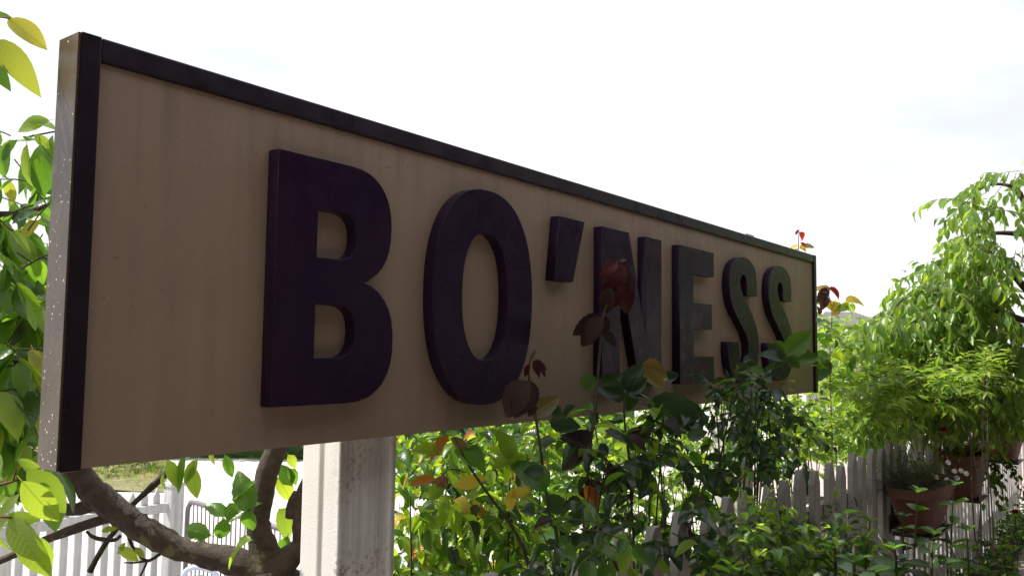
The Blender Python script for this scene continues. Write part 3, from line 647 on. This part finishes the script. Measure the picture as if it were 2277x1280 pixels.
for poly, n in (([(1925, 745), (1960, 705), (2040, 655), (2105, 590), (2150, 640), (2120, 740), (2000, 770)], 170), ([(2155, 440), (2200, 398), (2277, 376), (2420, 345), (2420, 375), (2277, 392), (2210, 425), (2190, 520), (2160, 560)], 60),
                ([(2120, 570), (2165, 500), (2200, 480), (2210, 640), (2150, 700), (2060, 700), (2060, 665)], 210),
                ([(2200, 600), (2277, 690), (2420, 690), (2420, 900), (2200, 880)], 130),
                ([(2200, 500), (2240, 520), (2277, 540), (2277, 570), (2200, 540)], 5),
                ([(1950, 800), (2000, 735), (2060, 690), (2200, 700), (2260, 860), (2250, 900), (2150, 920), (1960, 960), (1930, 840)], 560),
                ([(2250, 440), (2420, 420), (2420, 620), (2330, 600)], 4)):
    wt.cloud(fill(poly, n, at_d(4.6, 6.0)), .30, 9, .078, wd, droop=1.3, r=.0022, leafdroop=.8, spread=.75)
wt.done()
ls = Plant('shrub', S(6.5, -.2, 0), 'lime green narrow-leaved shrub spilling over the fence above the hanging pots', 'shrub', sp='lance', mats=(('shrub', .66), ('shrub_lime', .26), ('tree', .08)), nobj=298, stem=pale_twig)
up_ = lambda p: np.array([RS.uniform(-.3, .8), RS.uniform(-.9, .2), RS.uniform(.1, 1)])
pts = fill([(1880, 880), (2050, 830), (2190, 830), (2240, 850), (2170, 880), (2060, 925), (1900, 950)], 260, at_d(4.1, 5.4)); ls.cloud(pts, .20, 12, .066, up_, droop=.35, r=.002, leafdroop=.2, upb=1.2); stems(ls, pts, 14, r=.005)
ls.done()

# ================================================================ ROSES AND LEAVES IN FRONT OF THE SIGN
def Lt(pl, x0, y0, x1, y1, t, mat, sp='rose', up=None):
    a = PT(x0, y0, t); b_ = PT(x1, y1, t); mid = project((a + b_) / 2)[2]; a = P(x0, y0, mid); b_ = P(x1, y1, mid + RS.uniform(-.02, .02)); v = b_ - a
    pl.leaf(a, v, up if up is not None else (np.array([.1, -1, .3]) + rv(.25)), np.linalg.norm(v), mat, sp)
def rose_stem(label, path, t, leaves, r=.005, nm_='standard_rose'):
    pl = Plant(nm_, PT(path[0][0], path[0][1], t) * [1, 1, 0], label, 'rose', 'tall rose stems in front of the sign', sp='rose', mats=(('rose_dark', 1),), nobj=80)
    pp = [PT(x, y, t) for x, y in path]; pp = [np.array([pp[0][0] - .02, pp[0][1], 0])] + pp
    tube(pl.tw, pp, [r] + [r * (1 - .65 * k / len(path)) for k in range(len(path))], 7, 5, .03)
    for q in leaves: Lt(pl, *q[:4], t + RS.uniform(-.02, .03), q[4], *(q[5:6] or ['rose']))
    return pl
p1 = rose_stem('tall rose stem with shrivelled red petals at its tip before the letter O', [(1240, 1285), (1222, 1150), (1203, 1010), (1190, 920), (1176, 840), (1180, 790)], .22,
    [(1178, 850, 1105, 925, 'brown'), (1176, 848, 1145, 930, 'brown'), (1168, 846, 1190, 905, 'brown'), (1180, 925, 1240, 882, 'olive'), (1195, 905, 1172, 925, 'brown'), (1218, 912, 1268, 935, 'rose_dark'), (1222, 940, 1290, 945, 'rose_dark'),
     (1190, 800, 1222, 835, 'red_dark', 'lance'), (1188, 800, 1208, 838, 'red_dark', 'lance'), (1186, 800, 1196, 838, 'red_dark', 'lance'), (1180, 800, 1190, 772, 'red_dark', 'lance'), (1178, 808, 1160, 838, 'red_dark', 'lance'), (1176, 812, 1166, 842, 'red_dark', 'lance'), (1192, 798, 1216, 822, 'red_dark', 'lance'),
     (1215, 1090, 1150, 1010, 'rose'), (1218, 1100, 1265, 1150, 'rose_dark'), (1208, 1040, 1160, 1060, 'rose_dark')])
p1.done()
p2 = rose_stem('tallest rose stem ending in translucent red young leaves over the letter N', [(1300, 1285), (1303, 1120), (1312, 1000), (1325, 890), (1332, 800), (1342, 700), (1365, 640), (1372, 580)], .14,
    [(1335, 712, 1290, 768, 'brown'), (1338, 705, 1305, 765, 'brown'), (1340, 700, 1345, 748, 'brown'), (1330, 700, 1282, 745, 'brown'), (1345, 740, 1370, 765, 'brown'),
     (1370, 582, 1338, 612, 'red_dark'), (1374, 582, 1400, 602, 'red_dark'), (1372, 586, 1382, 640, 'red_dark'), (1368, 590, 1350, 665, 'red_dark'), (1378, 622, 1400, 695, 'red_dark'), (1372, 630, 1372, 690, 'red_dark'), (1362, 630, 1352, 680, 'brown'), (1385, 600, 1396, 665, 'red_dark'), (1380, 585, 1392, 572, 'red_dark'), (1360, 640, 1338, 700, 'brown'),
     (1330, 870, 1385, 830, 'rose_dark'), (1310, 1000, 1240, 1035, 'brown'), (1310, 990, 1262, 960, 'brown'), (1315, 960, 1250, 990, 'brown'), (1300, 1070, 1350, 1120, 'brown'), (1300, 1080, 1330, 1135, 'orange'), (1302, 1080, 1300, 1130, 'red_dark'),
     (1305, 1120, 1255, 1170, 'rose_dark'), (1302, 1180, 1360, 1210, 'rose_dark')], r=.006)
p2.done()
p3 = rose_stem('rose stem with one wide bluish leaf and one olive leaf under letters N and E', [(1408, 1285), (1404, 1130), (1400, 1030), (1390, 950), (1388, 890), (1392, 870)], .18,
    [(1392, 870, 1440, 840, 'rose_dark'), (1385, 865, 1430, 808, 'rose_dark'), (1395, 872, 1435, 880, 'rose_dark'), (1420, 820, 1498, 830, 'olive'), (1425, 828, 1480, 858, 'olive'), (1388, 870, 1322, 858, 'rose_dark'), (1390, 880, 1345, 872, 'rose_dark'),
     (1400, 865, 1405, 920, 'rose_dark'), (1470, 840, 1510, 832, 'rose_dark'), (1395, 960, 1410, 1000, 'rose_dark'), (1398, 985, 1360, 950, 'rose_dark'), (1403, 1000, 1450, 940, 'brown'), (1404, 1060, 1480, 1090, 'rose_dark'), (1404, 1080, 1340, 1060, 'rose_dark'), (1405, 1050, 1470, 1010, 'rose_dark')])
p3.done()
tf_ = lambda p: np.array([RS.uniform(-.8, .8), RS.uniform(-.6, .4), RS.uniform(-.4, .7)])
rr = Plant('climbing_rose', S(3.0, .25, 0), 'dark small-leaved climbing rose covering the lower right corner of the sign', 'rose', sp='rose', mats=(('rose_dark', .8), ('rose', .2)), nobj=298)
pts = fill([(1600, 860), (1660, 840), (1710, 860), (1800, 930), (1780, 1040), (1680, 1060), (1600, 900), (1570, 850)], 82, at_t(.06, .34)); rr.cloud(pts, .14, 6, .050, tf_, droop=.4, r=.0018, leafdroop=.3); stems(rr, pts, 16, r=.006)
for q in ((1720, 760, 1752, 790), (1745, 790, 1805, 735), (1740, 800, 1700, 775), (1770, 805, 1822, 782), (1745, 800, 1790, 812), (1740, 790, 1720, 820), (1700, 830, 1660, 820), (1690, 840, 1715, 815)): Lt(rr, *q, .2, RS.choice(['rose_dark', 'rose']))
tube(rr.tw, [PT(1660, 960, .2), PT(1700, 850, .2), PT(1735, 800, .2), PT(1770, 790, .2)], [.004, .003, .002, .001], 5, 4)
rr.done()
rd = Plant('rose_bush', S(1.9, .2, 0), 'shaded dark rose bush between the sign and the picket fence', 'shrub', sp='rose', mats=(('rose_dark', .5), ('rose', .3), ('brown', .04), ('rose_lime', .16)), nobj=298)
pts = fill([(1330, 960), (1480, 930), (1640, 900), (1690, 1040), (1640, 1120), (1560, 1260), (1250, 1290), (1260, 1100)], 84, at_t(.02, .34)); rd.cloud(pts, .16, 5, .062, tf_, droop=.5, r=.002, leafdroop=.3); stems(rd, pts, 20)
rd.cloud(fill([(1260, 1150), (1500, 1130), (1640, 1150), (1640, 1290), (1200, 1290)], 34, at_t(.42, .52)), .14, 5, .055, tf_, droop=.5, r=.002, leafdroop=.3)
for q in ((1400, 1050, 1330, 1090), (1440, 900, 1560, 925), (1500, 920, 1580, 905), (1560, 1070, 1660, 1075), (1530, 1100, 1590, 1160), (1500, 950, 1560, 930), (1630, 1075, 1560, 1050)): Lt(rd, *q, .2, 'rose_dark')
rd.done()

# low shrubs at the foot of the fence and tall foreground stems
fs = Plant('shrub', S(2.2, .62, 0), 'low shrub with dark base and sunlit yellow-green tips in front of the pickets', 'shrub', sp='rose', mats=(('ever', .45), ('rose', .35), ('rose_lime', .2)), nobj=298)
pts = fill([(1640, 1200), (1680, 1140), (1760, 1160), (1880, 1170), (1960, 1200), (1990, 1330), (1560, 1330)], 190, at_t(.46, .75)); fs.cloud(pts, .10, 7, .035, out, droop=.5, r=.001, leafdroop=.2)
pts = fill([(1660, 1130), (1700, 1120), (1740, 1150), (1730, 1200), (1650, 1200)], 22, at_t(.5, .6)); fs.cloud(pts, .08, 6, .030, out, droop=.4, r=.001, leafdroop=.1, mat='rose_lime'); fs.done()
def upright(label, x, ytop, t, sz, pairs, mat='rose', seed=0):
    pl = Plant('garden_plant', PT(x, 1280, t) * [1, 1, 0], label, 'plant', 'tall leafy plants before the pots', sp='oval', mats=((mat, .7), ('rose_dark', .3)), nobj=60)
    top = PT(x, ytop, t); g_ = PT(x + RS.uniform(-12, 12), 1300, t); tube(pl.tw, [g_ * [1, 1, 0], g_, top], [.005, .004, .002], 6, 4)
    for k in range(pairs):
        q = top * (k / pairs) + g_ * (1 - k / pairs) if k else g_; an = RS.rand() * 6.28 + k * 1.6
        for s_ in (0, math.pi): pl.leaf(q, (math.cos(an + s_), math.sin(an + s_) * .8, .35 + RS.uniform(-.3, .3)), (0, 0, 1) + rv(.2), sz * RS.uniform(.7, 1.1) * (1.15 - .5 * k / pairs))
    for k in range(4): pl.leaf(top, (math.cos(k * 1.57), math.sin(k * 1.57), .7), (0, 0, 1) + rv(.2), sz * .5)
    pl.done()
for x, yt, t, sz, n, m, lab in ((1935, 1160, .70, .075, 4, 'rose', 'leafy plant with a sunlit leaf left of the big terracotta pot'),
    (2040, 1095, .78, .085, 5, 'rose', 'tall pale-stemmed leafy plant crossing the big terracotta pot'),
    (2120, 1080, .80, .09, 5, 'rose', 'tall leafy plant rising just right of the big terracotta pot'),
    (2190, 1215, .85, .10, 3, 'rose_dark', 'broad dark-leaved plant at the lower right near the paving'),
    (2258, 1150, .74, .075, 4, 'rose_lime', 'bright-leaved plant with a red flower at the edge of the paving'),
    (1850, 1220, .80, .08, 3, 'ever', 'dark broad-leaved plant in front of the low shrub'),
    (1985, 1220, .84, .085, 3, 'rose', 'broad-leaved plant below the big terracotta pot'),
    (2075, 1190, .9, .10, 3, 'ever', 'dark plant with broad leaves right under the biggest pot'),
    (2150, 1180, .88, .09, 3, 'rose', 'leafy plant before the fence foot right of the biggest pot'),
    (2232, 1225, .9, .085, 3, 'rose', 'leafy plant in the bottom right corner before the striped paving'),
    (1900, 1250, .9, .09, 2, 'ever', 'lowest dark plant at the bottom edge below the pickets'),
    (2010, 1150, .74, .075, 4, 'rose_dark', 'thin dark plant directly before the left side of the biggest pot')):
    upright(lab, x, yt, t, sz, n, m)
gc = Plant('ground_cover', S(3.5, .6, 0), 'mixed low leaves along the foot of the fence', 'ground cover', sp='oval', mats=(('ever', .5), ('rose', .4), ('rose_lime', .1)), nobj=0)
gc.root['kind'] = 'stuff'
gc.cloud([S(RS.uniform(1.6, 4.4), RS.uniform(.45, .93), RS.uniform(.03, .35)) for _ in range(380)], .14, 8, .058, out, droop=.4, r=.0012)
gc.cloud([S(RS.uniform(4.4, 9), RS.uniform(.42, .6), RS.uniform(.03, .22)) for _ in range(260)], .14, 8, .045, out, droop=.4, r=.0012); gc.done()
def red_flower(c, r, label, name='flower', n=14, mat='red', cat='flower'):
    o = thing(name, c, label, cat)
    for k in range(n):
        a = k * 2.4; el = .2 + 1.1 * k / n; link('petal', leaf_mesh('petal', k % 3, mat), o, Matrix(orient((math.cos(a) * math.cos(el), math.sin(a) * math.cos(el), math.sin(el)), (0, 0, 1), r, np.array(c)).tolist()))
    b = MB(); cc_ = np.array(c, float); tube(b, [cc_ * [1, 1, 0], cc_ * [1, 1, .5] + [.01, 0, 0], cc_], [.003, .0025, .002], 5, 3); b.obj('stalk', twig_m, o)
red_flower(PT(1585, 1262, .5), .022, 'small crimson flower head at the bottom edge left of the low shrub')
red_flower(PT(1618, 1256, .5), .022, 'crimson flower head beside the low shrub, right one of the pair')
red_flower(PT(2256, 1140, .72), .032, 'pinkish red bloom near the striped shadows on the paving')

# ================================================================ HANGING POTS
def pot(label, u, zr, ln, dp, h):
    o = thing('plant_pot', S(u, .387 + .02 + dp / 2, zr - h), label, 'plant pot', 'terracotta pots hung on the fence')
    cx_, ct_ = u, .405 + dp / 2
    def ring(a, b_, z, n=28, e=.55): return [S(cx_ + a * math.copysign(abs(math.cos(q)) ** e, math.cos(q)), ct_ + b_ * math.copysign(abs(math.sin(q)) ** e, math.sin(q)), z) for q in np.arange(n) / n * 2 * math.pi]
    prof = [(.52, zr - h), (.56, zr - h + .004), (.93, zr - .05), (.94, zr - .045), (1.0, zr - .043), (1.0, zr), (.95, zr), (.90, zr - .03), (.88, zr - .05)]
    b = MB(); vs = []; n = 28
    for s_, z in prof: vs += ring(ln / 2 * s_, dp / 2 * s_, z)
    b.add(vs, [(i * n + k, i * n + (k + 1) % n, (i + 1) * n + (k + 1) % n, (i + 1) * n + k) for i in range(len(prof) - 1) for k in range(n)] + [tuple(range(n - 1, -1, -1))]); b.obj('pot', terracotta, o, smooth=False)
    b = MB(); b.add(ring(ln / 2 * .87, dp / 2 * .87, zr - .04), [tuple(range(n))]); b.obj('soil', soil, o)
    b = MB(); b.box(S(u, ct_, zr - h - .008), (ln * .6, dp * .8, .012)); b.box(S(u, .41, zr - h + .03), (ln * .5, .008, .09)); b.obj('bracket', black_metal, o)
    return ct_
fan = lambda p: np.array([RS.uniform(-.6, .6), RS.uniform(-.6, .6), RS.uniform(.5, 1.1)])
c1 = pot('largest terracotta trough on the fence, holding grey heather and white flowers', 4.0, .965, .74, .24, .23)
c2 = pot('middle terracotta trough on the fence with dry yellowish plants', 5.25, 1.0, .52, .24, .27)
c3 = pot('farthest terracotta trough on the fence with green trailing plant near the frame edge', 7.15, 1.0, .62, .24, .23)
def potplant(label, name, u, t, z, n, ln, nl, sz, sp, mats, ud=.2, dirf=fan, **k):
    pl = Plant(name, S(u, t, z), label, 'pot plant', sp=sp, mats=mats, nobj=150)
    pl.cloud([S(u + RS.uniform(-ud, ud), t + RS.uniform(-.08, .08), z - .02) for _ in range(n)], ln, nl, sz, dirf, **k); return pl.done()
potplant('grey-purple twiggy heather in the largest pot', 'heather', 3.74, c1, .97, 150, .26, 24, .024, 'blade', (('grey', .85), ('rose', .15)), .1, droop=.1, r=.0012, wig=.3)
potplant('fresh green flowering plant in the largest pot', 'pot_plant', 3.95, c1, .97, 34, .14, 9, .03, 'oval', (('rose', .6), ('rose_lime', .4)), .1, droop=.4)
potplant('dry golden tufted plant in the middle pot', 'pot_plant', 5.25, c2, 1.0, 60, .16, 9, .045, 'lance', (('fringe', .6), ('shrub', .3), ('yellow', .1)), .22, droop=.8)
potplant('trailing dark plant at the right rim of the middle pot', 'trailing_plant', 5.6, c2, .98, 16, .35, 10, .05, 'oval', (('ever', .8), ('rose', .2)), .08, lambda p: np.array([.5, -.2, .1]), droop=2.4)
potplant('leafy green plant in the farthest pot', 'pot_plant', 7.0, c3, 1.0, 50, .26, 9, .05, 'oval', (('rose', .6), ('shrub', .4)), .22, droop=.5)
wf = G('white_petal').done((.8, .72, .72), .6)
fb = MB()
DL = ['topmost white flower of the largest pot', 'white flower just under the topmost one in the largest pot', 'rightmost white flower over the rim of the largest pot', 'white flower touching the left side of the rightmost one', 'left white flower in the middle of the cluster',
      'leftmost white flower, beside the grey heather', 'white flower below the middle of the cluster, right side', 'lowest white flower, close to the pot soil']
for k in range(9):
    a = k / 9 * 2 * math.pi; c_, s_ = math.cos(a), math.sin(a); fb.add([(0, 0, .002), (c_ * .011 - s_ * .006, s_ * .011 + c_ * .004, .004), (c_ * .014, s_ * .014, .0), (c_ * .011 + s_ * .006, s_ * .011 - c_ * .004, .004)], [(0, 3, 2, 1)])
for i, (x, y) in enumerate(((2108, 1028), (2122, 1047), (2148, 1052), (2137, 1046), (2105, 1066), (2082, 1060), (2128, 1062), (2094, 1085))):
    q = project(S(3.95, c1, 1.05))[2]; c = P(x, y, q - .05); f_ = thing('daisy', c, DL[i], 'flower', 'small white flowers in the largest pot')
    link('petals', mesh('petals', fb.v, fb.f, wf), f_, Matrix.Translation(Vector(c)) @ Vector((.1 + RS.uniform(-.3, .3), -.8, .5)).to_track_quat('Z', 'Y').to_matrix().to_4x4())
    b = MB(); tube(b, [c, c + np.array([0, .02, -.06]), np.array([*S(3.95, c1, 0)[:2], .95])], [.0012] * 3, 4, 2); b.obj('stalk', twig_m, f_)
red_flower(P(2096, 958, 4.6), .03, 'pale pink blossom on the narrow-leaved shrub above the pots', mat='red')

# ================================================================ FAR THINGS
# white arched gate at the end of the fence
ga = thing('garden_gate', S(9.9, .1, 0), 'white round-topped gate beyond the far end of the picket fence', 'gate')
gp = P(2266, 930, 10.5); gx = np.array([1., 0, 0])
arch = [gp * [1, 1, 0] + gx * (-.02)] + [np.array([gp[0] - .02 + .45 - .45 * math.cos(a), gp[1], .75 + .35 * math.sin(a)]) for a in np.linspace(0, math.pi, 9)] + [gp * [1, 1, 0] + gx * .88]
b = MB(); tube(b, arch, [.03] * len(arch), 8, 2); b.obj('arched_frame', fence_white, ga, smooth=True)
for k in range(8):
    b = MB(); xx = gp[0] + .06 + k * .105; hh = .75 + .35 * math.sqrt(max(0, 1 - ((xx - gp[0] - .43) / .45) ** 2)); b.box((xx, gp[1], hh / 2 + .03), (.05, .018, hh - .1), (gx, np.array([0, 1., 0]), e)); b.obj('bar', fence_white, ga)
# slate roofed building
bd = thing('station_building', P(1930, 780, 40) * [1, 1, 0] + [0, 0, LOW], 'low building whose grey slate roof shows above the shrubs', 'building')
bc = P(1930, 780, 40); bc[2] = 0; wl = m_spotty('rendered_wall', (.4, .37, .33), (.5, .46, .42), (.3, .27, .25), .9, 2)
def BX(a, c, z): return np.array([bc[0] + a, bc[1] + c, z])
RG = P(1880, 693, 40)[2]; EV = RG - 2.2
b = MB(); b.add([BX(-4, -3, LOW), BX(4, -3, LOW), BX(4, 3, LOW), BX(-4, 3, LOW), BX(-4, -3, EV), BX(4, -3, EV), BX(4, 3, EV), BX(-4, 3, EV)], [(0, 1, 5, 4), (1, 2, 6, 5), (2, 3, 7, 6), (3, 0, 4, 7)]); b.obj('wall', wl, bd)
b = MB(); b.add([BX(-4.4, -3.4, EV - .1), BX(4.4, -3.4, EV - .1), BX(4.4, 3.4, EV - .1), BX(-4.4, 3.4, EV - .1), BX(-2.0, 0, RG), BX(-.6, 0, RG)], [(0, 1, 5, 4), (1, 2, 5), (2, 3, 4, 5), (3, 0, 4), (0, 3, 2, 1)]); rf = b.obj('roof', slate, bd)
b = MB(); b.box(BX(-1.3, 0, RG + .03), (1.6, .2, .12), (gx, np.array([0, 1., 0]), e)); b.obj('ridge', slate, rf)
b = MB(); b.box(BX(-.6, 0, RG + .1), (.35, .3, .3), (gx, np.array([0, 1., 0]), e)); b.obj('vent', black_metal, rf)
for k in (-2.5, 0, 2.5):
    b = MB(); b.box(BX(k, -3.01, .4), (.9, .06, 1.1), (gx, np.array([0, 1., 0]), e)); b.obj('window', black_metal, bd)
# road side verge, hedge, hedge shrub, distant wood
vg = MB(); rows = []
for j in range(9):
    rows.append([P(x, 1085 - j * 6.5, 1)[:2] for x in np.linspace(-500, 380, 30)])
vv = []; 
for j in range(9):
    dep = 12.6 + j * .5
    for i, x in enumerate(np.linspace(-700, 372, 30)):
        q = P(x, 1000, dep); vv.append((q[0], q[1], LOW + .01 + .16 * math.sin(math.pi * min(1, j / 5) / 2) * (1 if i < 29 else 0) + RS.uniform(0, .03)))
vo = link('verge', mesh('verge', vv, [(j * 30 + i, j * 30 + i + 1, (j + 1) * 30 + i + 1, (j + 1) * 30 + i) for j in range(8) for i in range(29)], grass_m, smooth=True)); vo['kind'] = 'structure'
gr = Plant('verge_grass', P(200, 1060, 13.5), 'tufts of dry grass on the verge across the road', 'grass', sp='blade', mats=(('shrub', .5), ('fringe', .5)), nobj=0); gr.root['kind'] = 'stuff'
for _ in range(2600):
    q = P(RS.uniform(-100, 370), 1000, RS.uniform(12.8, 15.5)); q[2] = LOW + .12; gr.leaf(q, (RS.uniform(-.4, .4), RS.uniform(-.4, .4), 1), rv(), RS.uniform(.06, .16))
gr.done()
vs_ = Plant('shrub', P(265, 1060, 14), 'small rounded shrub on the grass verge across the road', 'shrub', sp='oval', mats=(('ever', .5), ('rose', .5)), nobj=0)
def mound(pl, c, rx, ry, rz, n, sz, **k):
    for _ in range(n):
        v = rv(); v /= np.linalg.norm(v); v *= RS.uniform(.6, 1); q = c + v * [rx, ry, rz]
        if q[2] > LOW: pl.spray(q, v + [0, 0, .3], sz * 3, 6, sz, r=.004, **k)
mound(vs_, P(262, 1055, 14) , .62, .6, .5, 240, .075); vs_.done()
hd = Plant('hedge', P(520, 1050, 17), 'dark shaded hedge along the far side of the road', 'hedge', sp='oval', mats=(('ever', 1.),), nobj=0)
c0 = P(520, 1050, 17); c0[2] = LOW
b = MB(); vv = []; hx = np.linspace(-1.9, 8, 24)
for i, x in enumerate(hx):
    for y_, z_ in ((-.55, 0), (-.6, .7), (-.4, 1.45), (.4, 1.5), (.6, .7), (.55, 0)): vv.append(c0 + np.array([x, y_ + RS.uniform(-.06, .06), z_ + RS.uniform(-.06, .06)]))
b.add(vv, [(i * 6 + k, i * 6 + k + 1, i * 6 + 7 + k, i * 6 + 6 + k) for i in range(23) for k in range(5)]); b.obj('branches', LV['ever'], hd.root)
for _ in range(1500):
    q = c0 + np.array([RS.uniform(-1.9, 8), RS.choice([-.6, RS.uniform(-.6, .6)]), RS.uniform(.05, 1.55)]); hd.spray(q, (RS.uniform(-.5, .5), -1, .4), .18, 5, .07, r=.003)
hd.done()
dw = Plant('distant_wood', P(60, 700, 75), 'far wooded hillside seen through the leaves at the left', 'wood', sp='oval', mats=(('far', 1.),), nobj=0); dw.root['kind'] = 'stuff'
for k in range(46):
    c = P(-700 + k * 55, 700, RS.uniform(72, 90)); hh = RS.uniform(6.0, 8.8) * (1 if k < 30 else .45); c[2] = LOW + hh * .5
    for _ in range(300):
        v = rv(); v /= np.linalg.norm(v); v *= RS.uniform(.75, 1.02); q = c + v * [2.6, 2.2, hh * .5]
        for j in range(2): dw.leaf(q + rv(.2), rv(), v + rv(.4), RS.uniform(.45, .8))
dw.done()
# unseen canopy added behind the camera to keep sky light off the sign; its dark underside and the bright strip below it are what the glossy letters mirror
cp = thing('added_canopy', S(4, 8, 0), 'unseen dark platform canopy added to shade the sign and mirror in the glossy letters', 'canopy')
can_m = m_spotty('added_canopy_timber', (.05, .04, .035), (.08, .065, .055), (.03, .025, .02), .8, 3)
b = MB(); b.box(S(4, 6.84, 2.9), (40, 11.1, .16)); b.obj('roof', can_m, cp)
b = MB(); b.box(S(4, 12.3, 1.15), (40, .3, 2.3)); b.obj('added_rear_wall', m_spotty('added_brown_wall', (.13, .08, .06), (.19, .12, .09), (.08, .05, .04), .9, 12), cp)  # wall added out of view to dim the strip mirrored in the letters
b = MB(); b.box(S(4, 1.30, 2.84), (40, .05, .30)); b.obj('valance', can_m, cp)
for k in range(7):
    b = MB(); b.box(S(-12 + k * 5.3, 5.5, 1.41), (.16, .16, 2.81)); b.obj('post', can_m, cp)
